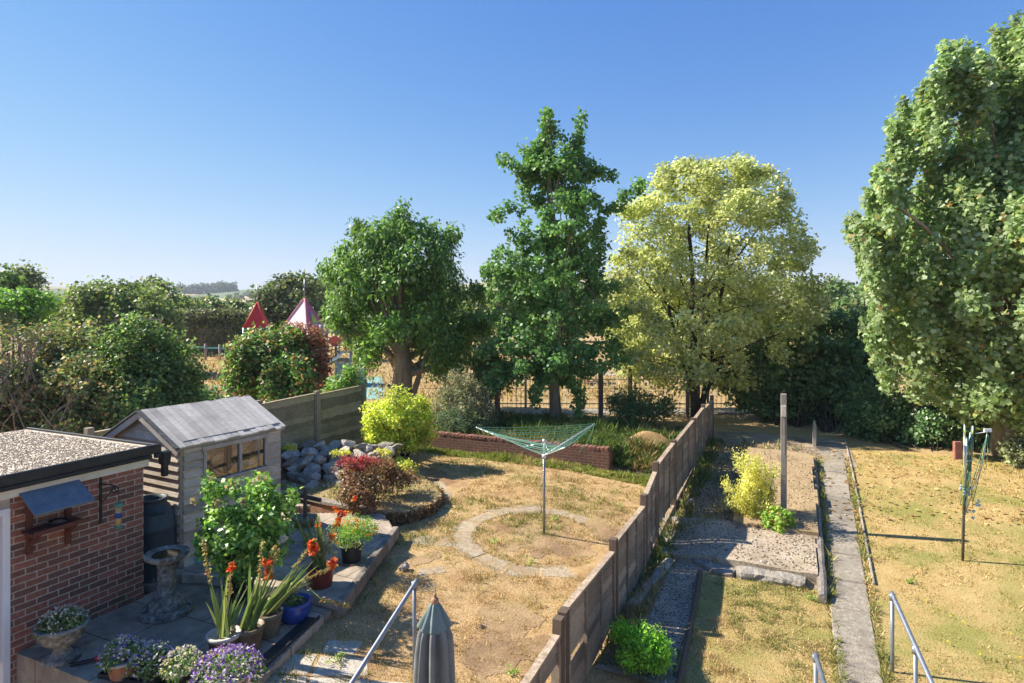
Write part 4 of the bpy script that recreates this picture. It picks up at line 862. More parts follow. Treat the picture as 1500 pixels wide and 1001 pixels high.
# hay heap at the end of the garden, and the fixtures beyond
hp_ = gp(948, 655); hh = MB(); vs = []; n1, n2 = 20, 9
for j in range(n2+1):
    t = j/n2
    for k in range(n1):
        a = 2*PI*k/n1; r = .75*t*(1+.25*(vn(np.array([[math.cos(a)*1.3, math.sin(a)*1.3, t]]), 2)[0]-.5)); vs.append((hp_.x+r*math.cos(a)*1.2, hp_.y+r*math.sin(a)*.8, hp_.z-.05+.5*(1-t**1.5)+.06*(vn(np.array([[r*math.cos(a), r*math.sin(a)]]), 5)[0]-.5)))
tag(hh.add(vs, [(j*n1+k, (j+1)*n1+k, (j+1)*n1+(k+1) % n1, j*n1+(k+1) % n1) for j in range(n2) for k in range(n1)], 1).build('grass_heap', LAWNL, loc=tuple(hp_), smooth=True), 'small mound of dry grass cuttings at the end of the left garden', 'mound')
def pole(px, top, foot, label, w=.1, mat=FPOST, name='fence_post', group=None):
    p = gp(px, foot); h = CAMZ-(top-HY)/F*p.y-p.z
    o = E(name, label, 'post', p, group); MB().box(p+Vector((0, 0, h/2-.1)), (w, w, h+.2), Matrix.Rotation(-A, 3, 'Z')).build('post', mat, o, bevel=.008)
    MB().box(p+Vector((0, 0, h+.01)), (w*1.12, w*1.12, .03), Matrix.Rotation(-A, 3, 'Z')).build('cap', mat, o); return o
for a in ((728, 553, 624, 'brown wooden post left of the tall dark green tree'), (880, 537, 622, 'tall brown wooden post right of the tall dark green tree', .13), (923, 540, 612, 'wooden post standing under the left side of the yellow tree', .12), (1007, 562, 614, 'wooden post beside the trunk of the yellow tree'), (1037, 576, 617, 'thin dark post at the end of the timber fence', .07)): pole(*a)
# wire fence at the end of the gardens
wf_ = E('wire_fence', 'thin wire fence between the garden end and the service path', 'fence', gp(800, 613)); q = MB(); pts = [gp(x, 613) for x in range(560, 1130, 30)]
for h in (.15, .45, .75, 1.0): q.tube([p+Vector((0, 0, h)) for p in pts], .006, 4)
for a, c in zip(pts, pts[1:]):
    for k in range(4): p = a.lerp(c, k/4); q.tube([p+Vector((0, 0, .02)), p+Vector((0, 0, 1.0))], .004, 3)
q.build('wire', GALV, wf_)
pf = E('metal_railing', 'pale upright bar railing along the edge of the field', 'railing', gp(820, 597)); q = MB(); q2 = MB(); pts = [gp(x, 597) for x in range(690, 1130, 20)]
for a, c in zip(pts, pts[1:]):
    for h in (.15, 1.05): q.bar(a+Vector((0, 0, h)), c+Vector((0, 0, h)), .02, .04)
    n = int((c-a).length/.13)
    for k in range(n): p = a.lerp(c, k/n); q.tube([p, p+Vector((0, 0, 1.15))], .011, 4, cap=False)
RAILM = M('railing_paint', [(.42, .37, .28), (.54, .48, .38)], 4, .6, 0)
q.build('bars', RAILM, pf)
for p in pts[::4]: MB().box(p+Vector((0, 0, .6)), (.09, .09, 1.25)).build('post', RAILM, pf)
# picnic table
p = gp(838, 561); pt = E('picnic_table', 'brown wooden picnic table in the dry field behind the railing', 'picnic table', p)
q = 1.25
MB().box(p+Vector((0, 0, .74*q)), (1.7*q, .75*q, .06*q)).build('table_top', REDWOOD, pt)
for s in (-1, 1):
    MB().box(p+Vector((0, s*.75*q, .45*q)), (1.7*q, .28*q, .06*q)).build('seat', REDWOOD, pt)
    MB().bar(p+Vector((s*.6*q, -.8*q, .42*q)), p+Vector((s*.6*q, .8*q, .42*q)), .06, .1).build('cross_beam', REDWOOD, pt)
    for t in (-1, 1): MB().bar(p+Vector((s*.6*q, t*.7*q, 0)), p+Vector((s*.6*q, t*.25*q, .72*q)), .08, .12).build('leg', REDWOOD, pt)
# ------------------------------------------------------------------ playground
def pyramid(cx, base, Y, w, apex, mats, name, label, yaw, gable=True):
    c = ray(cx, base, Y); t = ray(cx, apex, Y); o = E(name, label, 'play tower', (c.x, c.y, T(c.x, c.y))); h = t.z-c.z; rt = Matrix.Rotation(yaw, 3, 'Z')
    cs = [c+rt @ Vector((x*w/2, y*w/2, 0)) for x, y in ((-1, -1), (1, -1), (1, 1), (-1, 1))]
    for i in range(4):
        a, b_ = cs[i], cs[(i+1) % 4]; nrm = (b_-a).cross(t-a).normalized(); mb = MB(); s = nrm*.03
        mb.add([a, b_, t, a-s, b_-s, t-s], [(0, 1, 2), (5, 4, 3), (0, 3, 4, 1), (1, 4, 5, 2), (2, 5, 3, 0)], 1)
        f = mb.build('roof_panel', mats[i % 2], o); m_ = (a+b_+t)/3
        if i in ((1, 3) if mats[0] is PINKLIT else (0,)):
            for sc_, mt_, d_ in (((.5, GREYP, .02), (.3, YELP, .035)) if mats[0] is PINKLIT else ((.2, YELP, .02),)):
                cc = a.lerp(b_, .5 if mats[0] is PINKLIT else .4).lerp(t, .3 if mats[0] is PINKLIT else .16); tri = [cc+(x_-m_)*sc_ for x_ in (a, b_, t)]; tri = [x_+nrm*d_ for x_ in tri]
                MB().add(tri+[x_-nrm*.012 for x_ in tri], [(0, 1, 2), (5, 4, 3), (0, 3, 4, 1), (1, 4, 5, 2), (2, 5, 3, 0)], 1).build('window_panel', mt_, f)
        MB().tube([a, t], .045, 8).build('ridge_pole', mats[2], o, True)
    MB().tube([t, t+Vector((0, 0, .95))], .03, 8).build('finial_pole', GALV, o, True)
    g0 = T(c.x, c.y)
    for q_ in cs: MB().tube([Vector((q_.x, q_.y, g0)), q_], .06, 8).build('post', GALV, o, True)
    MB().box((c.x, c.y, g0+1.2), (w*.95, w*.95, .08), rt).build('deck', GREYP, o)
    for i in (0, 1): 
        a, b_ = cs[i], cs[(i+1) % 4]; MB().bar((a.x, a.y, g0+1.6), (b_.x, b_.y, g0+1.6), .04, .7, 1).build('side_panel', GREYP, o)
    return o
pyramid(446, 482, 31, 1.56, 437, (PINKLIT, PINKP, PINKP), 'play_tower', 'play tower with a pink pyramid roof whose pale panels have sunlight painted in', math.radians(-18))
pyramid(377, 480, 34, 1.15, 443, (REDP, REDP, REDP), 'play_tower', 'play tower with a small bright red pyramid roof', math.radians(10))
c0 = gp(468, 560); fr_ = E('climbing_net', 'grey climbing frame with a rope net bridge and red discs', 'climbing frame', gp(495, 565)); Yp = gp(495, 565).y
pst = [(465, 484), (492, 484), (514, 500), (535, 498)]
for x, t in pst:
    a = ray(x, t, Yp); MB().tube([Vector((a.x, a.y, T(a.x, a.y))), a], .06, 8).build('post', GALV, fr_, True)
MB().bar(ray(463, 486, Yp), ray(494, 487, Yp), .08, .1).build('beam', GALV, fr_); MB().bar(ray(492, 516, Yp), ray(516, 516, Yp), .08, .1).build('beam', GALV, fr_)
MB().tube([ray(472, 476, Yp), ray(472, 486, Yp)], [.16, .12], 12).build('post_cap', GREYP, fr_, True)
for x, y in ((490, 500), (504, 496), (510, 508)): a = ray(x, y, Yp-.1); MB().tube([a, a+Vector((0, .08, 0))], .25, 18).build('disc', ORANGE, fr_)
nt_ = MB()
for k in range(9): nt_.tube([ray(458+k*5, 488+k*1.5, Yp), ray(452+k*5.5, 530-k*1.2, Yp-.4)], .022, 4); 
for k in range(6): nt_.tube([ray(458-k, 490+k*8, Yp-.07*k), ray(480, 494+k*7, Yp-.05*k), ray(500, 500+k*3, Yp)], .022, 4)
nt_.build('net', FPOST, fr_)
MB().tube([ray(452, 534, Yp-.3), ray(478, 532, Yp-.3), ray(494, 524, Yp-.2), ray(504, 514, Yp)], .06, 8).build('rope', WHITEP, fr_, True)
MB().box(ray(504, 548, Yp), (.9, .05, 1.05), tone=1).build('wall_panel', TEALP if 0 else GREYP, fr_); MB().box(ray(474, 528, Yp-.4), (.18, .05, .25), tone=1).build('marker', REDP, fr_)
MB().box(ray(528, 548, Yp-.2), (.3, .05, 1.1), tone=1).build('side_panel', GREYP, fr_)
ps = [(283, 505, 527), (301, 504, 528), (322, 505, 530)]; bx_ = E('trim_rail', 'row of short wooden posts joined by green balance rails', 'play rail', gp(301, 528))
for x, t, f in ps: a = gp(x, f); b_ = ray(x, t, a.y); MB().tube([a, b_], .1, 8).build('post', WOODG, bx_, True)
for (x0, x1, y) in ((284, 300, 509), (302, 321, 510), (323, 340, 511)): a = gp(301, 528).y; MB().bar(ray(x0, y, a), ray(x1, y, a), .08, .12).build('rail', TEALP, bx_)
gf_ = E('goal_crossbar', 'weathered wooden crossbar frame standing above the far bushes', 'frame', gp(235, 560)); a = gp(235, 560).y+2
MB().bar(ray(144, 469, a), ray(236, 468, a), .1, .1).build('crossbar', WOODG, gf_)
for x in (146, 235): b_ = ray(x, 467, a); MB().bar((b_.x, b_.y, T(b_.x, b_.y)), b_, .11, .11, up=(0, 1, 0)).build('post', WOODG, gf_)
p = gp(657, 566); o = E('marker_post', 'short orange red post in the field behind the grey shrub', 'post', p); MB().tube([p, ray(657, 530, p.y)], .09, 8).build('post', ORANGE, o, True); MB().tube([ray(657, 530, p.y), ray(657, 527, p.y)], .11, 8).build('cap', ORANGE, o, True)
# ------------------------------------------------------------------ leaf colours
P_ASH = [(.06, .125, .028, 4), (.09, .17, .035, 4), (.14, .22, .05, 2), (.15, .21, .1, 1)]
P_GINK = [(.07, .145, .045, 4), (.095, .185, .055, 4), (.15, .24, .085, 2)]
P_VAR = [(.31, .33, .125, 4), (.4, .405, .185, 4), (.2, .235, .085, 3), (.46, .45, .28, 2)]
P_SYC = [(.135, .195, .07, 4), (.18, .245, .105, 4), (.27, .325, .19, 3), (.27, .26, .08, .5), (.3, .18, .08, .15)]
P_DARK = [(.065, .115, .045, 4), (.09, .15, .055, 4), (.15, .21, .08, 1.5)]
P_HEDGE = [(.06, .115, .035, 4), (.095, .155, .05, 4), (.15, .2, .075, 2), (.18, .14, .07, 1)]
P_OLIVE = [(.085, .125, .042, 4), (.125, .17, .055, 4), (.17, .215, .075, 2), (.2, .17, .075, .7)]
P_BRAM = [(.075, .12, .045, 4), (.12, .16, .06, 3), (.2, .15, .08, 2), (.26, .19, .1, 1.5), (.15, .2, .07, 1)]
P_BRIGHT = [(.075, .155, .03, 4), (.11, .21, .04, 4), (.16, .25, .06, 1)]
P_YEL = [(.42, .43, .06, 4), (.32, .37, .05, 3), (.18, .26, .04, 3), (.55, .52, .12, 2)]
P_LIME = [(.16, .33, .03, 4), (.22, .42, .04, 4), (.1, .22, .03, 2)]
P_GREY = [(.16, .16, .1, 3), (.22, .2, .13, 3), (.1, .13, .07, 3), (.28, .23, .15, 1)]
P_RED = [(.16, .07, .045, 3), (.11, .06, .04, 3), (.22, .12, .065, 3), (.1, .1, .04, 2), (.28, .2, .12, 1.5)]
P_ROSE = [(.06, .13, .03, 4), (.1, .2, .035, 4), (.17, .28, .045, 3), (.24, .36, .07, 1.5)]
def tree(name, label, cat, base, rows, Y, n, per, size, tpl, pal, spread, trunk, mat=LEAF, bark=BARK, nl=26, gap=.3, gf=1.1, up=.5, outw=.5, droop=.4, top=None, depth=.9, shell=.42, group=None, extra=None, jit=.2, seed=1, r0=.13, stems=None, cutf=None, axis=None, fine=.9):
    base = Vector(base); o = E(name, label, cat, base, group)
    C = crown([(a+(10 if Y > 27 else 0), l, r) for a, l, r in rows], Y, n, depth, shell, gap, gf, seed)
    C = C[C[:, 2] > base.z+.15]
    if extra is not None: C = np.r_[C, extra]
    if cutf is not None: C = C[~cutf((C[:, 0]/C[:, 1])*F+CX, HY-(C[:, 2]-CAMZ)/C[:, 1]*F)]
    oc = C.mean(0); tp = Vector(top if top is not None else (oc[0], oc[1], oc[2]+(C[:, 2].max()-oc[2])*.6))
    spr = np.tile(np.array(spread, float), (len(C), 1))
    if extra is not None: spr[-min(len(extra), len(C)):] *= fine
    leaves('crown', C, spr, per, size, tpl, pal, mat, o, oc, up, outw, droop, jit, axis=axis)
    if trunk:
        mb = MB()
        for b_, t_, rr in (stems or [(base, tp, r0)]):
            ln = trunk_line(Vector(b_)-Vector((0, 0, .15)), t_, rr*.35, 8); mb.tube(ln, [rr*1.35]+[rr*(1-.11*i) for i in range(7)], 12, 1)
        mb.build('trunk', bark, o, True); lm = MB()
        for b_, t_, rr in (stems or [(base, tp, r0)]): limbs(lm, b_, t_, C, nl//len(stems or [0]), rr)
        lm.build('limbs', bark, o, True)
    return o
def fan(px0, py0, px1, py1, Y, k, wid):
    """a spray of clumps along a line of the outline (a shoot that sticks out)"""
    return np.array([ray(px0+(px1-px0)*t+R.uniform(-wid, wid), py0+(py1-py0)*t+R.uniform(-wid, wid), Y+R.uniform(-.4, .4))[:] for t in [i/(k-1) for i in range(k)]])
def tapers(tips, base_w, n=7):
    return np.r_[tuple(fan(a, b, c, d, Y, n, w) for a, b, c, d, Y, w in tips)]
# ------------------------------------------------------------------ the four big trees
bt_ = gp(586, 606)
ash = tree('ash_tree', 'bushy mid green tree with a stout pale trunk behind the left fence', 'tree', bt_, [(322, 578, 598), (340, 528, 645), (365, 508, 662), (400, 488, 670), (440, 486, 690), (480, 484, 702), (510, 498, 704), (535, 528, 694), (548, 620, 660)], bt_.y, 560, 62, (.12, .23), LANCE, P_ASH, (.27, .27, .34), True, gap=.4, gf=1.25, up=.3, outw=.9, droop=1.1, depth=.95, cutf=lambda x, y: ((x > 556) & (x < 612) & (y > 492)) | ((y > 520) & (x > 545) & (x < 625)),
    extra=tapers([(588, 330, 589, 308, bt_.y, 3), (530, 350, 524, 328, bt_.y, 4), (655, 355, 662, 342, bt_.y, 4), (490, 400, 478, 392, bt_.y, 3), (690, 420, 712, 432, bt_.y, 4), (700, 470, 716, 478, bt_.y, 4)], 0),
    stems=[(bt_, ray(586, 390, bt_.y), .38), (bt_+Vector((.2, .0, .1)), ray(648, 450, bt_.y+.3), .11), (ray(584, 520, bt_.y), ray(540, 430, bt_.y-.6), .1)], nl=54, bark=BARK)
bg2 = gp(815, 622); Yg = bg2.y
gx = []
for a in range(30):
    s = R.random(); L_ = R.choice((-1, 1)); hy = 215+s*330; wd = (40+95*s)*R.uniform(.75, 1.08); x1 = 812+L_*wd*(1 if L_ < 0 else .8)
    gx.append(fan(812+R.uniform(-8, 8), hy+R.uniform(4, 22), x1, hy-R.uniform(-4, 14), Yg+R.uniform(-1.4, 1.4), 9, 5))
gx += [fan(845, 300, 850, 172, Yg, 16, 6), fan(800, 260, 801, 160, Yg, 14, 7), fan(875, 330, 940, 262, Yg+.4, 14, 8), fan(860, 250, 893, 258, Yg, 8, 5), fan(770, 260, 738, 232, Yg, 8, 5), fan(750, 300, 722, 322, Yg, 6, 4), fan(745, 400, 712, 402, Yg, 7, 4), fan(740, 490, 704, 520, Yg, 9, 6), fan(870, 470, 915, 460, Yg, 10, 8), fan(860, 430, 905, 420, Yg, 9, 7), fan(790, 560, 784, 590, Yg-.4, 6, 3), fan(842, 560, 848, 600, Yg-.5, 8, 4), fan(730, 540, 715, 556, Yg, 6, 5), fan(735, 555, 720, 572, Yg, 5, 5)]
gink = tree('broadleaf_tree', 'tall dark green tree with two pointed leaders in the middle', 'tree', bg2, [(160, 797, 806), (200, 785, 820), (240, 770, 868), (300, 755, 880), (360, 748, 885), (420, 742, 890), (480, 735, 890), (530, 722, 880), (562, 745, 860)], Yg, 400, 46, (.075, .14), ROUND, P_GINK, (.19, .19, .18), True, gap=.42, gf=1.9, up=.7, outw=.4, droop=.5, depth=.9, extra=np.r_[tuple(gx)], shell=.6,
    stems=[(bg2, ray(803, 170, Yg), .16), (ray(818, 470, Yg), ray(849, 185, Yg), .07)], nl=60, jit=.16, top=None)
by = gp(1020, 612); Yy = by.y
tree('variegated_maple', 'rounded pale yellow variegated maple with a dark trunk', 'tree', by, [(240, 1010, 1090), (255, 965, 1130), (285, 935, 1150), (330, 915, 1160), (380, 900, 1180), (430, 892, 1190), (470, 886, 1192), (505, 888, 1180), (540, 900, 1155), (562, 950, 1090)], Yy, 700, 76, (.09, .16), KITE, P_VAR, (.3, .3, .2), True, gap=.3, gf=1.4, up=.9, outw=.5, droop=.5, depth=.9, shell=.38,
    extra=tapers([(1040, 255, 1046, 238, Yy, 4), (1090, 260, 1092, 238, Yy, 4), (980, 270, 972, 248, Yy, 5), (1145, 300, 1152, 282, Yy, 4), (925, 320, 912, 300, Yy, 4), (1170, 370, 1186, 352, Yy, 4), (1000, 250, 1003, 240, Yy, 3), (1110, 256, 1122, 250, Yy, 3), (1180, 440, 1196, 446, Yy, 4)], 0),
    stems=[(by, ray(1010, 330, Yy), .15), (by+Vector((.08, 0, 0)), ray(1070, 360, Yy), .1), (by+Vector((0, .05, .5)), ray(960, 380, Yy), .085), (by+Vector((.05, -.05, .4)), ray(1110, 420, Yy-.6), .08), (by+Vector((0, 0, .5)), ray(1040, 310, Yy+.6), .08)], bark=BARKD, nl=80, jit=.13, mat=LEAFV)
bs_ = gp(1478, 668); Ys = bs_.y
sx = []
for x, y in ((1404, 60), (1381, 66), (1364, 103), (1321, 143), (1305, 168), (1348, 125), (1456, 44), (1483, 26), (1496, 34), (1470, 60), (1430, 78), (1302, 208), (1288, 236), (1269, 276), (1242, 312), (1250, 318), (1284, 250), (1395, 92), (1340, 160), (1510, 15), (1540, 25), (1275, 300), (1266, 352), (1415, 110), (1270, 405), (1268, 470), (1440, 100)):
    x += 6; y += 9
    sx.append(fan(x+R.uniform(8, 20)+(14 if x < 1280 else 0), y+85, x, y, Ys+R.uniform(-1.2, .8), 12, 4))
tree('sycamore_tree', 'huge sycamore with lobed leaves filling the right edge', 'tree', bs_, [(108, 1500, 1530), (145, 1464, 1580), (180, 1432, 1610), (225, 1390, 1650), (270, 1360, 1680), (310, 1334, 1710), (360, 1314, 1730), (430, 1300, 1740), (490, 1304, 1740), (540, 1326, 1730), (580, 1366, 1710), (602, 1404, 1660)], Ys, 1350, 84, (.075, .145), LOBED, P_SYC, (.25, .25, .36), True, gap=.36, gf=1.25, up=.5, outw=.9, droop=.9, depth=.85, shell=.32, extra=np.r_[tuple(sx)], r0=.28, nl=46, jit=.12, fine=.62, mat=LEAFV)
# ------------------------------------------------------------------ shrubs
def shrub(name, label, cat, blobs, n, per, size, tpl, pal, spread, base=None, mat=LEAF, gap=.3, gf=2.2, shell=.35, up=.5, outw=.7, droop=.3, stems=10, bark=BARKD, group=None, jit=.2, bottom=-.9, extra=None, axis=None):
    C = []; tot = sum(b[1][0]*b[1][2] for b in blobs)
    for c, r in blobs: C.append(blob(c, r, max(6, int(n*r[0]*r[2]/tot)), shell, gap, gf, bottom))
    C = np.concatenate(C)
    if extra is not None: C = np.r_[C, extra]
    if base is None: base = (blobs[0][0][0], blobs[0][0][1], T(blobs[0][0][0], blobs[0][0][1]))
    C[:, 2] = np.maximum(C[:, 2], base[2]+.04)
    base = Vector(base); o = E(name, label, cat, base, group)
    leaves('foliage', C, spread, per, size, tpl, pal, mat, o, C.mean(0), up, outw, droop, jit, axis=axis)
    if stems:
        mb = MB()
        for i in rng.choice(len(C), min(stems, len(C)), replace=False):
            e = Vector(C[i]); b_ = Vector((base.x+(e.x-base.x)*.3, base.y+(e.y-base.y)*.3, base.z-.03)); m_ = b_.lerp(e, .5)+Vector((R.uniform(-.08, .08), R.uniform(-.08, .08), .05)); s = (e-b_).length
            mb.tube([b_, m_, e], [.012*s+.004, .008*s+.003, .003], 5, cap=False)
        mb.build('stems', bark, o, True)
    return o
def pxblob(l, r, t, b, Y, dep=.9):
    """an ellipsoid whose outline fills the photo box l..r, t..b at distance Y"""
    c = ray((l+r)/2, (t+b)/2, Y); return (tuple(c), ((r-l)/2/F*Y, (r-l)/2/F*Y*dep, (b-t)/2/F*Y))
shrub('euonymus_bush', 'rounded yellow and green clipped bush at the end of the left fence', 'bush', [pxblob(532, 632, 568, 660, 14.9, .8), pxblob(540, 600, 590, 664, 14.6), pxblob(580, 634, 575, 650, 14.9), pxblob(532, 580, 610, 664, 14.7), pxblob(590, 637, 610, 660, 14.7)], 330, 42, (.05, .085), KITE, P_YEL, (.11, .11, .11), base=gp(588, 662), gap=.3, gf=3, stems=14)
shrub('grey_shrub', 'wispy grey green dry shrub behind the brick wall', 'bush', [pxblob(628, 722, 560, 640, 18.2), pxblob(640, 700, 545, 600, 18.5), pxblob(660, 725, 590, 640, 17.8)], 260, 44, (.06, .14), NARROW, P_GREY, (.13, .13, .2), base=gp(672, 630), gap=.33, up=.2, droop=-.9, outw=.3, stems=50, bark=TWIG)
shrub('dark_bush', 'low dark green bush at the foot of the grey shrub', 'bush', [pxblob(640, 716, 596, 640, 17.4)], 110, 40, (.05, .1), NARROW, [(.05, .085, .04), (.08, .115, .06)], (.13, .13, .12), base=gp(676, 632), droop=-.4)
shrub('climbing_shrub', 'leafy shrub with red tinted tips left of the tall dark green tree', 'bush', [pxblob(690, 760, 500, 575, 20.6), pxblob(700, 735, 520, 600, 20.3)], 130, 34, (.09, .16), KITE, [(.08, .14, .03, 3), (.15, .2, .05, 3), (.25, .23, .06, 1), (.28, .09, .04, .6)], (.2, .2, .22), base=gp(728, 622), gap=.38)
shrub('juniper_bush', 'sprawling dark juniper below the yellow tree', 'bush', [pxblob(888, 950, 565, 618, 19.6), pxblob(930, 990, 575, 616, 19.6), pxblob(895, 975, 585, 620, 19.2)], 150, 32, (.08, .17), NARROW, P_DARK+[(.1, .13, .06, 1)], (.2, .2, .12), base=gp(935, 622), gap=.42, gf=2.6, droop=-.2, stems=24)
shrub('dark_shrub', 'dark evergreen shrub right of the yellow tree', 'bush', [pxblob(1085, 1215, 480, 628, 20.5), pxblob(1150, 1230, 490, 620, 20.2), pxblob(1060, 1130, 520, 600, 20.8)], 420, 46, (.11, .2), KITE, P_DARK+[(.09, .14, .06, 2)], (.26, .26, .2), base=gp(1150, 628), gap=.33, gf=1.3)
shrub('dark_shrub', 'tall dark shrub between the yellow tree and the sycamore', 'bush', [pxblob(1180, 1300, 455, 600, 21.5), pxblob(1195, 1290, 500, 640, 20.5)], 330, 44, (.12, .2), KITE, P_DARK, (.28, .28, .24), base=gp(1240, 632), gap=.3, gf=1.2)
shrub('dark_shrub', 'dark shrub behind the far end of the concrete path', 'bush', [pxblob(1175, 1260, 540, 640, 19.8)], 150, 44, (.1, .18), KITE, P_DARK, (.25, .25, .2), base=gp(1215, 640), gap=.25)
shrub('ivy_hedge', 'dark ivy covered hedge under the sycamore along the right lawn', 'hedge', [pxblob(1238, 1340, 560, 662, 17.4), pxblob(1300, 1420, 565, 668, 16.8), pxblob(1390, 1500, 575, 672, 16.4), pxblob(1470, 1600, 580, 680, 15.8)], 620, 50, (.07, .12), KITE, [(.06, .115, .045, 4), (.09, .155, .06, 4), (.15, .22, .085, 1)], (.18, .18, .18), base=gp(1370, 668), mat=LEAFG, gap=.25, gf=2, up=.2, outw=1.2, droop=.9)
shrub('pale_shrub', 'small grey green shrub under the sycamore at the right edge', 'bush', [pxblob(1474, 1530, 632, 694, 14.2)], 80, 34, (.06, .1), KITE, [(.15, .18, .08), (.2, .22, .11), (.26, .27, .16)], (.12, .12, .12), base=gp(1500, 692), gap=.35)
# left hedges
def mass(name, label, blobs, n, per, size, pal, spread, base, cat='hedge', **k): return shrub(name, label, cat, blobs, n, per, size, k.pop('tpl', KITE), pal, spread, base=base, stems=k.pop('stems', 14), **k)
gb = lambda x, y, z=.3: tuple(at_z(x, y, z))
mass('bramble_hedge', 'brownish bramble hedge behind the garage at the left', [pxblob(-60, 110, 480, 700, 13.2), pxblob(20, 180, 468, 690, 13.8), pxblob(70, 190, 520, 700, 12.8)], 860, 52, (.055, .11), P_BRAM, (.19, .19, .19), (*xy(-12.2, 8), .2), gap=.34, gf=1.9)
mass('elder_hedge', 'green leafy hedge behind the shed', [pxblob(140, 262, 468, 690, 13.8), pxblob(190, 296, 490, 680, 14.2), pxblob(150, 240, 560, 700, 13.0)], 620, 52, (.06, .12), P_HEDGE+[(.15, .22, .06, 1.5)], (.19, .19, .19), (*xy(-11.9, 10.4), .2), gap=.34, gf=1.8)
mass('low_hedge', 'low dark green bush above the shed roof ridge', [pxblob(215, 330, 566, 640, 15.2), pxblob(255, 322, 570, 630, 15.6)], 170, 46, (.06, .11), P_HEDGE, (.16, .16, .15), (*xy(-11.6, 12.2), .2), cat='bush')
mass('mixed_shrub', 'green shrub with rusty brown dead shoots behind the shed', [pxblob(332, 400, 488, 620, 18.0), pxblob(375, 455, 478, 610, 18.4), pxblob(390, 455, 520, 625, 17.4)], 430, 44, (.08, .15), [(.055, .12, .03, 4), (.09, .18, .04, 4), (.15, .24, .06, 2), (.26, .13, .07, 1.6), (.3, .2, .1, 1)], (.24, .24, .24), (*xy(-12, 15), .4), cat='bush', gap=.36, gf=1.4)
mass('rusty_shrub', 'rust brown dead shrub beside the climbing frame', [pxblob(448, 482, 500, 590, 19.0), pxblob(420, 470, 478, 520, 18.8)], 120, 34, (.07, .13), [(.22, .09, .06, 3), (.3, .15, .09, 2), (.16, .08, .055, 2)], (.2, .2, .22), gb(462, 612, .4), cat='bush', gap=.4)
mass('vine', 'rambling vine with a few red flowers on top of the left fence', [pxblob(478, 530, 548, 600, 16.6), pxblob(500, 522, 520, 575, 16.8)], 80, 28, (.06, .12), [(.1, .2, .04, 3), (.16, .26, .06, 3), (.45, .06, .05, .35)], (.15, .15, .16), gb(505, 640, .3), cat='vine', gap=.4)
mass('bright_shrub', 'bright green shrub at the far left above the bare twigs', [pxblob(-40, 76, 416, 500, 21), pxblob(0, 60, 425, 490, 20.5)], 190, 44, (.09, .16), P_BRIGHT, (.24, .24, .18), (*at_z(15, 640, .4),), cat='bush', gap=.3, gf=1.4)
mass('olive_thicket', 'broad olive green thicket beyond the left hedge', [pxblob(75, 250, 414, 520, 36, .6), pxblob(95, 190, 420, 520, 34, .6), pxblob(180, 262, 425, 520, 35)], 430, 54, (.14, .28), P_OLIVE, (.45, .45, .38), (*at_z(160, 545, .5),), cat='thicket', gap=.33, gf=.8)
DEADT = M('grey_dead_twig', [(.15, .12, .1), (.28, .235, .2)], 12, .95, 0)
# bare twig shrub
def twigs(o, name, base, n, hgt, spread, mat, lean=(0, 0)):
    mb = MB(); base = Vector(base)
    def grow(p, d, l, r, k):
        q = p+d*l; m_ = p.lerp(q, .5)+Vector((R.uniform(-.06, .06), R.uniform(-.06, .06), R.uniform(-.03, .05)))*l; mb.tube([p, m_, q], [r, r*.8, r*.55], 3 if r < .008 else 5, R.uniform(.7, 1.25), cap=False)
        if k:
            for _ in range(R.choice((2, 3))):
                dd = (d+Vector((R.uniform(-.7, .7), R.uniform(-.7, .7), R.uniform(-.35, .6)))).normalized(); grow(m_.lerp(q, R.uniform(.3, 1)), dd, l*R.uniform(.55, .8), r*.55, k-1)
    for _ in range(n):
        d = Vector((R.uniform(-1, 1)*spread+lean[0], R.uniform(-1, 1)*spread+lean[1], 1)).normalized(); grow(base+Vector((R.uniform(-.3, .3), R.uniform(-.3, .3), 0))*spread*2, d, hgt*.36*R.uniform(.7, 1.1), .012, 4)
    return mb.build(name, mat, o)
for l, bx, n, h in (('bare grey twiggy dead shrub at the left edge above the garage', (30, 560, 12.4), 9, 1.8), ('smaller bare dead shrub low at the left edge', (-10, 640, 11.6), 9, 1.9), ('bare dead twigs sticking out of the hedge above the garage corner', (85, 630, 12.0), 5, 1.5)):
    p = ray(*bx); o = E('dead_shrub', l, 'bush', p); twigs(o, 'twigs', p, n, h, .7, DEADT)
p = ray(468, 520, 19.6); o = E('dead_shrub', 'bare brown twigs beside the pink play tower', 'bush', p); twigs(o, 'twigs', p, 8, 1.6, .8, TWIG)
# trees and hedges farther off
def far(name, label, rows, Y, n, per, size, pal, spread, base, group=None, trunk=True, **k):
    b_ = at_z(base[0], base[1], .5); b_ = Vector((ray(base[0], base[1], Y).x, Y, T(ray(base[0], base[1], Y).x, Y)))
    return tree(name, label, 'tree' if 'tree' in label else 'hedge' if 'hedge' in label else 'bush', b_, rows, Y, n, per, size, KITE, pal, spread, trunk, gap=k.pop('gap', .35), gf=k.pop('gf', .6), r0=k.pop('r0', .2), nl=10, group=group, **k)
far('round_tree', 'dark rounded tree behind the pink play tower', [(398, 415, 450), (415, 385, 470), (440, 376, 478), (470, 376, 480), (500, 385, 480), (515, 390, 470)], 47, 200, 50, (.22, .4), [(.055, .085, .035), (.09, .115, .05), (.13, .14, .07)], (.6, .6, .55), (430, 530))
far('willow_tree', 'loose feathery sapling tree rising over the left thicket', [(385, 32, 40), (392, 20, 55), (410, 15, 70), (430, 10, 80), (450, 10, 80)], 30, 75, 22, (.12, .22), [(.1, .13, .06), (.15, .17, .08)], (.32, .32, .4), (42, 545), gap=.4)
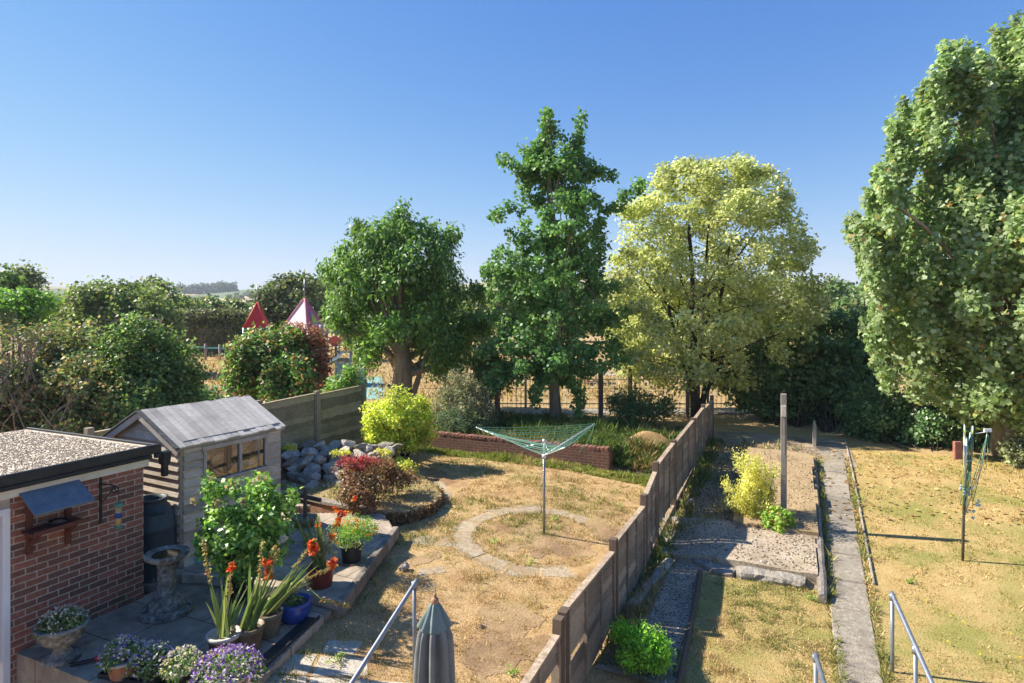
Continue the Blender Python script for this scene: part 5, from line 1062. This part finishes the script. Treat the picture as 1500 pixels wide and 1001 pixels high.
far('slim_tree', 'slim green tree at the far left edge', [(388, 6, 16), (400, 0, 24), (425, -20, 32), (450, -20, 40)], 28, 80, 30, (.12, .22), P_HEDGE, (.35, .35, .4), (8, 545))
far('green_tree', 'mid green tree just right of the olive thicket', [(405, 218, 232), (420, 200, 262), (440, 195, 280), (470, 195, 285), (495, 200, 285)], 56, 150, 44, (.25, .45), P_OLIVE, (.65, .65, .55), (238, 525))
far('green_tree', 'green tree left of the round dark tree', [(428, 296, 310), (438, 282, 328), (455, 275, 335), (490, 275, 335)], 66, 120, 40, (.3, .5), P_HEDGE, (.7, .7, .6), (305, 515))
far('green_tree', 'pale green tree under the hill fields', [(432, 342, 350), (442, 330, 366), (460, 325, 380), (490, 325, 385)], 70, 110, 40, (.3, .5), P_OLIVE, (.7, .7, .6), (350, 515))
far('green_tree', 'low dark tree between the thicket and the clipped hedge', [(425, 248, 262), (434, 240, 290), (450, 238, 300), (490, 238, 300)], 60, 110, 40, (.28, .45), P_HEDGE, (.6, .6, .5), (270, 520))
th = E('clipped_hedge', 'long flat topped hedge at the back of the play field', 'hedge', ray(305, 505, 52)); C = []
for _ in range(560):
    a = R.random(); t = R.random(); y = 52+R.uniform(-.7, .7)
    if R.random() < .5: C.append(tuple(ray(238+142*a, 461+R.uniform(-2, 3), y)))
    else: C.append(tuple(ray(238+142*a, 462+54*t, 51.3+.1*R.random())))
leaves('foliage', C, (.34, .34, .34), 40, (.16, .3), KITE, [(.075, .095, .04), (.11, .125, .055), (.16, .16, .08)], LEAF, th, (ray(305, 490, 56)), .4, .9, .3, .25)
ST = MB()
for k in range(60): p = ray(239+140*k/59, 516, 51.2); ST.tube([p, p+Vector((0, 0, 2.1))], .06, 4, cap=False)
ST.build('stems', BARK, th)
# a row of separate trees along the far side of the field (seen between and under the big trees)
specs = []
x = 470
while x < 1330:
    w = R.uniform(46, 80); specs.append((x, w, R.uniform(398, 424) if not 1170 < x < 1280 else R.uniform(396, 410))); x += w*.72
for x, w, t in specs:
    Yf = R.uniform(62, 84)
    far('field_tree', 'green tree in the row on the far side of the dry field', [(t, x-w*.12, x+w*.12), (t+9, x-w*.36, x+w*.36), (t+26, x-w*.5, x+w*.5), (t+60, x-w*.46, x+w*.46), (t+72, x-w*.3, x+w*.3)], Yf, 90, 36, (.34, .6), R.choice((P_HEDGE, P_OLIVE, P_HEDGE)), (.75, .75, .62), (x, 515), group='row of trees beyond the dry field', trunk=False)
# left skyline wood and hedgerows of the downs: far-off masses
def farwood(name, label, spans, n, size, pal, tall):
    C = []
    for x0, x1, y0, Y in spans:
        for _ in range(int(n*(x1-x0)/60)):
            x = R.uniform(x0, x1); yy = Y+R.uniform(-8, 8); X = (x-CX)/F*yy; C.append((X, yy, T(X, yy)+hillz(X, yy)+R.random()*tall*(.7+.6*vn(np.array([[x, 0.]]), .12)[0])))
    o = leaves(name, C, (tall*.22, tall*.22, tall*.2), 12, (size*.6, size), KITE, pal, LEAF, None, None, .4, .4, .2, .25, loc=C[0]); o['label'] = label; o['category'] = 'trees'; o['kind'] = 'stuff'
WD = [(.035, .06, .04), (.05, .08, .05), (.07, .095, .06)]
farwood('hilltop_wood', 'dark wood along the crest of the far hill', [(256, 345, 405, 900)], 260, 5, WD, 13)
farwood('hedgerow', 'dark hedgerows between the fields of the far downs', [(180, 480, 0, 520), (60, 300, 0, 640), (330, 520, 0, 700), (0, 200, 0, 430), (1150, 1300, 0, 420), (600, 760, 0, 460)], 70, 3.2, WD, 6)
# ------------------------------------------------------------------ small garden shrubs
p = gp(938, 985); shrub('lime_bush', 'bright lime green rounded bush beside the fence', 'bush', [((p.x+.02, p.y, p.z+.26), (.29, .29, .27)), ((p.x-.2, p.y+.08, p.z+.4), (.11, .11, .15)), ((p.x+.14, p.y, p.z+.24), (.2, .22, .2))], 230, 26, (.035, .065), NARROW, P_LIME, (.06, .06, .05), base=p, gap=.3, gf=5, up=.8, droop=-.3)
p = gp(1110, 770); shrub('golden_shrub', 'golden feathery conifer shrub beside the tall wooden post', 'bush', [((p.x, p.y, p.z+.42), (.38, .36, .45)), ((p.x-.02, p.y, p.z+.8), (.26, .26, .36)), ((p.x-.2, p.y, p.z+.45), (.24, .24, .3))], 280, 30, (.035, .07), NARROW, [(.46, .42, .1, 4), (.38, .38, .08, 4), (.26, .3, .06, 2), (.6, .54, .22, 2)], (.07, .07, .1), base=p, gap=.32, gf=4, droop=-1.0, up=.2, outw=.6, extra=tapers([(1082, 690, 1078, 668, p.y, 2), (1092, 684, 1094, 664, p.y, 2), (1070, 720, 1062, 708, p.y, 2), (1130, 700, 1140, 686, p.y, 2), (1074, 740, 1064, 736, p.y, 2), (1108, 684, 1112, 672, p.y, 2)], 0))
p = gp(1136, 786); shrub('green_shrub', 'small bright green shrub in front of the golden shrub', 'bush', [((p.x, p.y, p.z+.24), (.26, .24, .26)), ((p.x+.15, p.y, p.z+.3), (.14, .14, .14))], 100, 26, (.04, .075), KITE, [(.13, .24, .04, 3), (.2, .3, .05, 3), (.32, .35, .08, 2), (.3, .16, .06, .6)], (.06, .06, .06), base=p, gap=.33)
p = at_z(535, 745, .45); shrub('red_shrub', 'bushy shrub with dark red leaves in front of the rock heap', 'bush', [((p.x, p.y, p.z+.3), (.5, .4, .36)), ((p.x+.15, p.y+.9, p.z+.45), (.65, .4, .35)), ((p.x-.3, p.y+.2, p.z+.5), (.35, .3, .16))], 300, 28, (.03, .065), KITE, P_RED, (.08, .08, .08), base=p, gap=.47, gf=3)
q = ray(525, 676, p.y+.2); o = E('heather', 'pinkish red flowering clump on the shrub by the rocks', 'flowers', (q.x, q.y, q.z-.3)); leaves('flowers', blob(q, (.42, .3, .11), 60), .05, 20, (.025, .05), KITE, [(.5, .05, .09, 3), (.4, .07, .09, 3), (.3, .12, .08, 2), (.55, .18, .2, 1)], PETAL, o)
leaves('foliage', blob(q-Vector((0, 0, .12)), (.4, .3, .12), 40), .06, 14, (.03, .06), KITE, P_RED, LEAF, o)
p = at_z(583, 697, .45); shrub('yellow_shrub', 'low yellow green shrub right of the red shrub', 'bush', [((p.x, p.y, p.z+.13), (.4, .32, .22)), ((p.x-.25, p.y+.4, p.z+.25), (.3, .25, .2))], 120, 26, (.035, .065), KITE, [(.3, .32, .05, 4), (.2, .26, .04, 3), (.42, .4, .08, 2)], (.08, .08, .06), base=p, gap=.3)
for x, y, l in ((500, 664, 'yellow stonecrop growing between the rocks'), (560, 662, 'yellow stonecrop behind the red shrub'), (424, 655, 'yellow tuft beside the shed and the rocks')):
    p = ray(x, y, 13.2); o = E('stonecrop', l, 'plant', p); leaves('foliage', blob(p, (.22, .15, .06), 26), .04, 14, (.02, .045), KITE, [(.45, .42, .05), (.32, .34, .05)], LEAF, o)
p = gp(640, 700); 
# ------------------------------------------------------------------ rose bush
p = at_z(352, 884, PZ); rb = E('rose_bush', 'tall leafy rose bush with faded cream blooms in front of the shed', 'rose bush', p); Yr = p.y
C = crown([(716, 375, 405), (730, 310, 412), (750, 293, 425), (775, 288, 434), (800, 300, 430), (822, 325, 415), (838, 340, 395)], Yr, 230, .9, .5, .42, 4.0)
ex = tapers([(305, 730, 303, 702, Yr, 3), (345, 720, 343, 708, Yr, 3), (390, 715, 380, 700, Yr, 3), (372, 722, 370, 706, Yr, 3), (320, 725, 325, 712, Yr, 3), (420, 740, 428, 722, Yr, 3)], 0, 6)
leaves('foliage', np.r_[C, ex], .075, 24, (.045, .085), KITE, P_ROSE, LEAFG, rb, C.mean(0), .7, .7, .5, .16)
mb = MB()
for _ in range(22): e = Vector(C[R.randrange(len(C))]); b_ = p+Vector((R.uniform(-.12, .12), R.uniform(-.1, .1), 0)); mb.tube([b_, b_.lerp(e, .5)+Vector((R.uniform(-.05, .05), 0, .08)), e], [.014, .01, .005], 6, cap=False)
mb.build('stems', BARKD, rb, True)
hips = [(303, 702), (312, 703), (345, 710), (380, 700), (388, 702), (372, 708), (318, 735), (356, 735), (396, 762), (322, 765), (283, 732), (428, 722), (335, 712), (338, 762)]
for i, (x, y) in enumerate(hips): c = ray(x, y, Yr-R.uniform(.0, .3)); leaves('bloom', [tuple(c)], .03, 26, (.03, .05), ROUND, [(.5, .4, .25), (.38, .27, .15), (.58, .5, .36)], PETAL, rb, c, .8, 1, .1)
c = ray(415, 789, Yr-.4); leaves('bloom', [tuple(c)], .028, 30, (.04, .06), ROUND, [(.8, .78, .68)], PETAL, rb, c, .8, 1, .1)
# ------------------------------------------------------------------ pots
def pot(name, label, p, r, h, mat, rim=None, cat='plant pot', prof=None):
    o = E(name, label, cat, p); pr_ = prof or [(r*.72, 0), (r*.76, .01), (r*.95, h*.8), (r*1.02, h*.86), (r*1.04, h), (r*.92, h), (r*.9, h*.85)]
    po = MB().lathe(p, pr_, 28).build('pot', mat, o, True)
    if rim: MB().lathe(p, [(r*1.0, h*.86), (r*1.07, h*.88), (r*1.08, h*1.01), (r*.9, h*1.02), (r*.89, h*.9)], 28).build('rim', rim, po, True)
    MB().lathe(p+Vector((0, 0, h*.84)), [(r*.93, 0), (r*.4, .012), (.004, .015)], 18).build('soil', SOILM, o); return o
def violas(p, r, h, pal, o, n=90, nf=110):
    leaves('foliage', dome(p, r, n, h), .028, 9, (.018, .04), KITE, G_SM+[(.1, .2, .04)], LEAF, o, None, .6)
    fleck('flowers', p, r*1.05, nf, (.014, .03), pal, o, hgt=(.02, h*1.15))
PALER = M('pale_rim', [(.5, .45, .38), (.62, .57, .5)], 9, .8, .2)
tz = at_z(245, 992, PZ)
q = MB(); dx = Vector((.93, -.37, 0)); 
tr_ = E('plant_tray', 'black plastic tray under the viola pots', 'tray', tz); ta, tb = at_z(158, 985, PZ), at_z(330, 1018, PZ); dv = (tb-ta).normalized(); nv = Vector((-dv.y, dv.x, 0))
MB().bar(ta+Vector((0, 0, .012))+nv*.1, tb+Vector((0, 0, .012))+nv*.1, .42, .018, 1).build('base', TRAYM, tr_)
for s in (-.11, .31): MB().bar(ta+nv*s+Vector((0, 0, .025)), tb+nv*s+Vector((0, 0, .025)), .014, .05, 1).build('edge', TRAYM, tr_)
MB().bar(ta-nv*.11+Vector((0, 0, .024)), ta+nv*.31+Vector((0, 0, .024)), .014, .048, 1).build('edge', TRAYM, tr_)
p = at_z(180, 990, PZ+.02); o = pot('viola_pot', 'terracotta pot of pale violas at the left end of the black tray', p, .15, .18, TERRA, PALER); violas(p+Vector((0, 0, .15)), .21, .22, VIO, o)
p = at_z(226, 1000, PZ+.02); o = pot('viola_pot', 'small black pot of trailing violas in the middle of the black tray', p, .125, .17, BLACKP); violas(p+Vector((-.02, 0, .13)), .2, .24, VIO+[(.7, .66, .6, 2)], o)
p = at_z(264, 1006, PZ+.02); o = pot('viola_pot', 'dark pot with a white rim of pale yellow violas', p, .14, .19, BLACKP, PALER); violas(p+Vector((0.02, 0, .15)), .2, .2, WHI+[(.6, .5, .2, 2), (.5, .42, .62, 2)], o)
p = at_z(334, 1022, PZ-.05); o = pot('viola_pot', 'terracotta pot of bright purple violas at the bottom edge', p, .19, .24, TERRA, PALER); violas(p+Vector((0, 0, .2)), .32, .24, [(.15, .05, .42, 3), (.3, .17, .6, 3), (.55, .48, .72, 2), (.68, .62, .7, 2), (.4, .12, .35, 1), (.6, .5, .1, .5)], o, 170, 330)
def gladiolus(o, p, h0, fan_, spikes, Y):
    """sword leaves from the pot and flower spikes towards photo points"""
    V, Fc, C = [], [], []
    for px, py, w in fan_:
        t = ray(px, py, Y+R.uniform(-.12, .12)); b_ = p+Vector((R.uniform(-.08, .08), R.uniform(-.06, .06), h0)); m_ = b_.lerp(t, .55)+Vector((0, 0, .05)); sd_ = Vector((R.uniform(.5, 1), R.uniform(-.8, .8), 0)).normalized(); k = len(V); c = R.choice([(.14, .22, .07), (.2, .28, .1), (.1, .18, .05), (.3, .33, .12)])
        for i in range(6):
            s = i/5; q = (b_*(1-s)**2+m_*2*s*(1-s)+t*s*s); ww = w*(1-s**2.2)*.5+.001; V += [tuple(q-sd_*ww), tuple(q+sd_*ww)]; C += [c, c]
        for i in range(5): Fc.append((k+2*i, k+2*i+1, k+2*i+3, k+2*i+2))
    npmesh('foliage', np.array(V), np.array(Fc), np.array(C), LEAF, o)
    for pts, fl in spikes:
        ln = [p+Vector((R.uniform(-.04, .04), 0, h0))]+[ray(a, b, Y) for a, b in pts]; sp = MB().tube(ln, [.009, .008, .007, .004][:len(ln)] if len(ln) <= 4 else .007, 6, 1).build('flower_spike', M('spike_green', [(.2, .26, .09), (.36, .38, .16)], 30, .7, 0) if 'spike_green' not in bpy.data.materials else bpy.data.materials['spike_green'], o, True)
        bc = []; d0, d1 = ln[-2], ln[-1]
        for k in range(12): bc.append(tuple(d0.lerp(d1, k/11)))
        leaves('buds', bc, .014, 8, (.02, .045), KITE, [(.42, .36, .16, 3), (.5, .3, .14, 2), (.3, .33, .12, 2), (.55, .26, .12, 1)], PETAL, sp, None, .3)
        if fl:
            for a, b, s in fl: c = ray(a, b, Y-.03); leaves('flower', [tuple(c+Vector((R.uniform(-.025, .025), R.uniform(-.02, .02), R.uniform(-.05, .05)))) for _ in range(3)], .022*s, 16, (.025*s, .05*s), ROUND, [(.75, .15, .04, 3), (.85, .26, .07, 3), (.65, .08, .03, 2)], PETAL, sp, c, .4, 1)
def fanpts(px, py, n, h, wid, lean=0, w=(.025, .045)): return [(px+R.uniform(-wid, wid)+lean*R.random(), py-h*R.uniform(.55, 1.05), R.uniform(*w)) for _ in range(n)]
p = at_z(328, 963, PZ); o = pot('gladiolus_pot', 'pale rimmed pot of upright gladioli at the patio edge', p, .165, .26, BROWNG, PALER); gladiolus(o, p, .22, fanpts(316, 935, 12, 92, 20)+fanpts(345, 935, 9, 85, 22, 8), [([(320, 890), (308, 850), (297, 792)], []), ([(333, 890), (336, 870), (338, 826)], [(337, 828, .8)])], p.y)
p = at_z(363, 952, PZ); o = pot('gladiolus_pot', 'brown glazed pot of leaning gladioli beside the pale rimmed pot', p, .17, .27, BROWNG); gladiolus(o, p, .24, fanpts(372, 915, 24, 88, 18, 26), [([(375, 890), (388, 850), (402, 800)], [(392, 828, .9), (394, 838, 1)]), ([(378, 885), (392, 845), (408, 805)], []), ([(368, 890), (380, 850), (384, 796)], [])], p.y)
p = at_z(392, 930, PZ); o = pot('gladiolus_pot', 'olive grey pot of gladioli with an orange bloom leaning right', p, .165, .27, OLIVEG); gladiolus(o, p, .25, fanpts(420, 905, 20, 85, 16, 40), [([(412, 870), (432, 830), (462, 790)], [(457, 795, 1.2), (460, 803, 1.1)]), ([(415, 880), (445, 850), (492, 828)], [(488, 828, 1.1)]), ([(440, 850), (470, 878), (512, 888)], [])], p.y)
p = at_z(431, 908, PZ); o = pot('blue_pot', 'cobalt blue glazed bowl pot at the patio edge', p, .2, .24, BLUEG, None, 'plant pot', [(.13, 0), (.14, .015), (.19, .09), (.205, .15), (.19, .2), (.2, .235), (.175, .235), (.165, .2)])
leaves('foliage', dome(p+Vector((0, 0, .2)), .12, 20, .12), .03, 8, (.03, .06), KITE, G_SM, LEAF, o)
p = at_z(470, 858, upz); o = pot('flower_pot', 'dark red pot of orange flowers beside the blue pot', p, .185, .26, REDG); gladiolus(o, p, .24, fanpts(455, 825, 26, 75, 26, -10, (.02, .035)), [([(478, 800), (488, 772), (498, 756)], [(498, 756, 1.0)])], p.y)
leaves('leafy_stems', blob(ray(470, 800, p.y), (.26, .2, .22), 70), .05, 14, (.02, .05), NARROW, [(.14, .15, .07), (.2, .19, .1), (.1, .13, .05)], LEAF, o, None, .3, .3, -.8)
for a, b in ((492, 745), (466, 770), (487, 785), (505, 752), (520, 730), (495, 765)): c = ray(a, b, p.y); leaves('flower', [tuple(c)], .025, 16, (.025, .05), ROUND, [(.78, .24, .05), (.65, .12, .03)], PETAL, o, c, .4, 1)
p = at_z(515, 822, upz); o = pot('marigold_pot', 'black pot of feathery green marigolds with small orange flowers', p, .165, .25, BLACKP); Ym = p.y
MB().lathe(p, [(.17, -.004), (.2, .002), (.2, .018), (.17, .012)], 24).build('saucer', BROWNG, o, True)
leaves('foliage', blob(ray(518, 778, Ym), (.33, .3, .2), 130), .06, 20, (.025, .05), NARROW, [(.16, .28, .04, 3), (.22, .35, .05, 3), (.1, .18, .03, 2)], LEAF, o, None, .5, .6, -.3)
fleck('flowers', ray(518, 790, Ym), .4, 44, (.022, .04), [(.75, .3, .04, 2), (.7, .16, .03, 2), (.8, .42, .08, 1)], o, hgt=(.0, .3))
p = at_z(395, 955, PZ-.02); o = E('plant_tray', 'long black strip tray under the gladiolus pots at the patio edge', 'tray', p); a, b_ = at_z(368, 985, PZ+.014), at_z(458, 905, PZ+.014); MB().bar(a, b_, .16, .012).bar(a+Vector((.08, 0, .01)), b_+Vector((.08, 0, .01)), .014, .04).build('tray', TRAYM, o)
a = at_z(290, 822, upz); o = E('tool_box', 'small dark upright tool box leaning against the shed wall', 'box', a); MB().box(a+Vector((0, .0, .2)), (.1, .09, .4), taper=.7).build('body', BLACKP, o, bevel=.015); MB().box(a+Vector((0, -.02, .04)), (.16, .14, .08)).build('base', TEALP, o, bevel=.01)
# ------------------------------------------------------------------ ground cover: blades, stones, weeds
def scatter(poly, n, edge=.04, bias=None):
    P = np.array([p_[:2] for p_ in poly]); lo, hi = P.min(0), P.max(0); out = np.zeros((0, 2))
    while len(out) < n:
        q = lo+(hi-lo)*rng.random((n*2, 2)); q = q[inpoly(q, poly)]
        q = q[rng.random(len(q)) < np.clip(9.0/np.hypot(q[:, 0], q[:, 1]), .12, 1)**1.1]
        if bias is not None: q = q[rng.random(len(q)) < bias(q)]
        out = np.r_[out, q]
    return out[:n]
def blades(name, label, poly, n, zf, hgt, wid, dry, grn, gshare, excl=()):
    q = scatter(poly, n)
    for e in excl: q = q[~inpoly(q, e)]
    if name == 'grass': rr = np.hypot(q[:, 0]-rc.x, q[:, 1]-rc.y); q = q[(rr < 1.14) | (rr > 1.42)]
    m = len(q); z = np.array([zf(a, b) for a, b in q]); g = vn(q, .9)*.6+vn(q+40, 2.7)*.4; isg = (g+.16*rng.normal(size=m)) > 1-gshare
    lush = (.6+.7*vn(q+9, 1.7))*(.5+1.6*vn(q+3, 7)**2)
    a = rng.random(m)*2*PI; h = (hgt[0]+(hgt[1]-hgt[0])*rng.random(m))*lush*np.where(isg, 1.25, 1); ww = (wid[0]+(wid[1]-wid[0])*rng.random(m))*.5*np.clip(np.hypot(q[:, 0], q[:, 1])/9, .8, 2)
    le = rng.normal(size=(m, 2))*.55*h[:, None]; B = np.c_[q, z-.005]; s = np.c_[np.cos(a)*ww, np.sin(a)*ww, np.zeros(m)]
    V = np.stack([B-s, B+s, B+np.c_[le, h]], 1).reshape(-1, 3)
    dc, gc = np.array(dry), np.array(grn); c = np.where(isg[:, None], gc[rng.integers(0, len(gc), m)], dc[rng.integers(0, len(dc), m)])*(1+.2*rng.normal(size=(m, 1))).clip(.5, 1.6)
    o = npmesh(name, V, np.arange(m*3).reshape(-1, 3), np.repeat(c, 3, 0), GRASSM, None, (float(q[0, 0]), float(q[0, 1]), float(z[0]))); o['label'] = label; o['kind'] = 'stuff'; return o
DRY = [(.53, .37, .19), (.65, .5, .29), (.43, .28, .135), (.58, .43, .235)]; GRN = [(.25, .26, .08), (.34, .33, .11), (.2, .22, .065)]
lawnpoly = UV([(-5.3, 4.4), (-2.25, 4.4), (-2.25, 14.4), (-9.8, 14.4), (-9.8, 12.9), (-6.4, 12.0), (-6.3, 9)])
pex = [ptop, utop, [tuple(b_[:2]) for b_ in bpoly]]
blades('grass', 'short dry straw coloured grass of the left lawn', lawnpoly, 95000, lambda x, y: T(x, y), (.015, .05), (.008, .018), DRY, GRN, .36, pex)
blades('grass', 'short yellow green grass of the right lawn', UV([(.86, 6.8), (12, 6.8), (12, 18.2), (1.2, 18.2)]), 90000, lambda x, y: T(x, y), (.015, .045), (.008, .018), [(.52, .38, .17), (.62, .47, .23), (.45, .31, .13)], [(.27, .27, .08), (.36, .33, .1), (.21, .23, .065)], .34)
blades('grass', 'dry grass of the small lawn strip beside the path', UV([(-1.06, 6.75), (.48, 6.75), (.52, 9.75), (-1.2, 9.75)]), 26000, lambda x, y: T(x, y), (.015, .045), (.008, .018), DRY, GRN, .36)
blades('weeds', 'rough grass and weeds of the raised flower bed', UV([(-9.6, VW+.2), (-2.3, VW+.2), (-2.3, 18.8), (-9.6, 18.8)]), 26000, bedz, (.05, .18), (.02, .045), [(.36, .27, .12), (.45, .34, .17)], [(.09, .15, .035), (.14, .2, .05), (.07, .11, .03)], .62)
blades('grass', 'taller green grass fringing the foot of the brick wall', UV([(-9.7, 13.9), (-2.4, 13.7), (-2.4, 14.42), (-9.7, 14.42)]), 9000, lambda x, y: T(x, y), (.04, .11), (.012, .025), DRY, [(.2, .25, .05), (.27, .3, .07)], .75)
blades('field_grass', 'tall dry grass of the open field beyond the railing', [(-30, 24.6), (14, 24.6), (20, 60), (-60, 60)], 30000, lambda x, y: T(x, y), (.08, .25), (.03, .06), [(.42, .3, .14), (.52, .39, .2)], GRN, .15)
bx2 = [tuple(b_[:2]) for b_ in bpoly]
blades('bed_grass', 'dry grass and low weeds on the curved raised bed', bx2, 6000, bedtop, (.02, .08), (.01, .02), DRY, [(.25, .27, .07), (.16, .2, .05)], .4)
blades('weeds', 'sparse dry weeds and grass along the foot of the timber fence', UV([(-2.05, 6.8), (-1.72, 6.8), (-1.72, 18), (-2.05, 18)]), 5200, lambda x, y: T(x, y)+.01, (.04, .16), (.012, .03), [(.4, .3, .16), (.3, .2, .1), (.5, .4, .23)], [(.13, .18, .05), (.2, .24, .07)], .5)
blades('weeds', 'thin dry weeds scattered over the terraces of the right garden', UV([(-1.7, 9.9), (.32, 9.9), (.36, 17.6), (-1.7, 17.6)]), 4200, lambda x, y: T(x, y)+.06, (.03, .11), (.012, .028), [(.42, .32, .17), (.34, .23, .12), (.54, .43, .26)], [(.17, .21, .06), (.24, .27, .08)], .34)
blades('weeds', 'grass tufts growing along the edges of the concrete path', UV([(.40, 6.8), (.53, 6.8), (.66, 17), (.5, 17)]), 1800, lambda x, y: T(x, y)+.01, (.03, .09), (.012, .025), DRY, GRN, .6)
blades('weeds', 'grass tufts growing along the right kerb of the path', UV([(.86, 6.8), (.97, 6.8), (1.28, 17), (1.17, 17)]), 1800, lambda x, y: T(x, y)+.01, (.03, .08), (.012, .025), DRY, GRN, .5)
def stones(name, label, poly, n, zf, size, pal):
    q = scatter(poly, n); C = np.c_[q, [zf(a, b)+.004 for a, b in q]]
    o = leaves(name, C, .001, 1, size, OCTA, pal, ROCKM2, None, None, 3, 0, 0, .3, loc=tuple(C[0]), rnd=.5); o['label'] = label; o['kind'] = 'stuff'; return o
ROCKM2 = M('pebble', [(.7, .7, .7), (1, 1, 1)], 20, .95, 0)
GP_ = [(.32, .25, .185, 3), (.42, .35, .28, 2), (.6, .55, .48, 1.2), (.22, .165, .12, 3), (.33, .23, .155, 3)]
stones('gravel', 'loose grey gravel in the strip beside the fence', UV([(-2.0, 6.75), (-1.16, 6.75), (-1.32, 9.9), (-2.0, 10.2)]), 3000, lambda x, y: T(x, y), (.012, .04), GP_)
stones('gravel', 'loose stones on the terrace below the golden shrub', UV([(-1.9, 10.1), (.33, 10.0), (.33, 11.45), (-1.9, 11.45)]), 700, terr(.16), (.012, .05), GP_)
stones('litter', 'stones, bark and leaf litter on the dry upper soil', UV([(-1.95, 11.5), (-.2, 11.5), (.3, 16.5), (1.1, 18), (-1.9, 18)]), 1600, lambda x, y: T(x, y)+.012, (.02, .06), [(.3, .22, .14, 3), (.22, .16, .1, 3), (.42, .37, .3, 1)])
stones('litter', 'straw litter on the sunny soil bed around the post', UV([(-.7, 11.6), (.34, 11.6), (.4, 16), (-.7, 16)]), 800, terr(.22), (.015, .045), [(.42, .3, .17, 3), (.3, .2, .11, 3), (.5, .4, .26, 2)])
stones('chippings', 'loose pale stone chippings on the flat garage roof', UV([(-10.6, 3.0), (-7.7, 3.0), (-7.7, 5.35), (-10.6, 5.35)]), 9000, lambda x, y: PZ+1.945, (.012, .026), [(.48, .4, .3, 3), (.4, .32, .23, 3), (.56, .49, .4, 2), (.3, .23, .17, 1)])
def tuft(x, y, label, s=.08, n=70, pal=((.16, .24, .05), (.22, .27, .08)), h=.07):
    p = gp(x, y); o = E('weed_tuft', label, 'weed', p)
    leaves('leaves', [tuple(p+Vector((R.uniform(-s, s), R.uniform(-s, s), R.uniform(0, h)))) for _ in range(9)], .02, n//12, (.03, .075), NARROW, list(pal), LEAF, o, p, .2, .6, -.9)
for t in ((905, 743, 'green weed tuft on the left lawn near the fence'), (777, 827, 'green weed tuft on the near side of the stone ring'), (722, 797, 'weed tuft in the left side of the stone ring'), (812, 762, 'tall pale weed beside the airer pole', .06), (750, 988, 'small weed on the dry lawn near the fence'), (496, 972, 'small weed between the paving slabs'), (1190, 880, 'yellow flowering weed at the end of the stone edging'), (945, 860, 'dark weed at the foot of the fence', .16), (965, 770, 'weed beside the fence posts'), (1260, 735, 'green weed patch on the right lawn'), (1335, 855, 'dark weed in the right lawn', .06), (1186, 600+90, 'dry weed beside the path edging')): tuft(*t)
for i, (x, y, l) in enumerate(((1138, 690, 'dry dead weed stalks behind the golden shrub'), (1172, 672, 'dry dead weed stalks right of the wooden post'))):
    p = gp(x, y); o = E('dead_weed', l, 'weed', p); twigs(o, 'stalks', p, 4, .55, .35, TWIG)
C = scatter(UV([(1.4, 7.5), (8, 7.5), (7, 12), (1.4, 12)]), 170, bias=lambda q: np.clip((vn(q, .8)-.45)*4, 0, 1)); C = np.c_[C, [T(a, b)+.05 for a, b in C]]
o = leaves('lawn_flowers', C, .01, 3, (.012, .024), ROUND, [(.75, .62, .05), (.7, .5, .04)], PETAL, None, None, 1.5, .2, 0, .1, loc=tuple(C[0])); o['label'] = 'tiny yellow flowers dotted over the right lawn'; o['kind'] = 'stuff'
# fallen leaves
C = scatter([q_[:2] for q_ in ptop], 130); C = np.c_[C, np.full(len(C), PZ+.012)]
o = leaves('leaf_litter', C, .01, 1, (.015, .045), KITE, [(.4, .26, .12), (.3, .18, .08), (.5, .4, .2), (.6, .25, .1)], PETAL, None, None, 2.5, 0, 0, .2, loc=tuple(C[0]), rnd=.5); o['label'] = 'scattered dry petals and leaf crumbs on the patio'; o['kind'] = 'stuff'
C = scatter(UV([(-2.0, 12), (8, 14.5), (8, 18), (-2, 18)]), 900); C = np.c_[C, [T(a, b)+.03 for a, b in C]]
o = leaves('leaf_litter', C, .01, 1, (.06, .12), KITE, [(.3, .2, .09), (.22, .13, .06), (.38, .28, .13)], LEAF, None, None, 2.5, 0, 0, .2, loc=tuple(C[0]), rnd=.5); o['label'] = 'fallen brown leaves under the trees at the garden end'; o['kind'] = 'stuff'
if HAZE:
    hb = MB(); hb.box((0, 590, 41), (2000, 1320, 92), tone=1); hz = hb.build('haze', BLACKP); hz['kind'] = 'stuff'; hz['label'] = 'thin summer haze over the distant downs'
    m = bpy.data.materials.new('haze_air'); m.use_nodes = True; m.node_tree.nodes.clear(); ou = m.node_tree.nodes.new('ShaderNodeOutputMaterial'); pv = m.node_tree.nodes.new('ShaderNodeVolumePrincipled')
    pv.inputs['Color'].default_value = (.86, .92, 1, 1); pv.inputs['Density'].default_value = HAZE; m.node_tree.links.new(pv.outputs[0], ou.inputs['Volume']); hz.data.materials.clear(); hz.data.materials.append(m)
for o in bpy.data.objects:
    if '_w' in o: del o['_w']
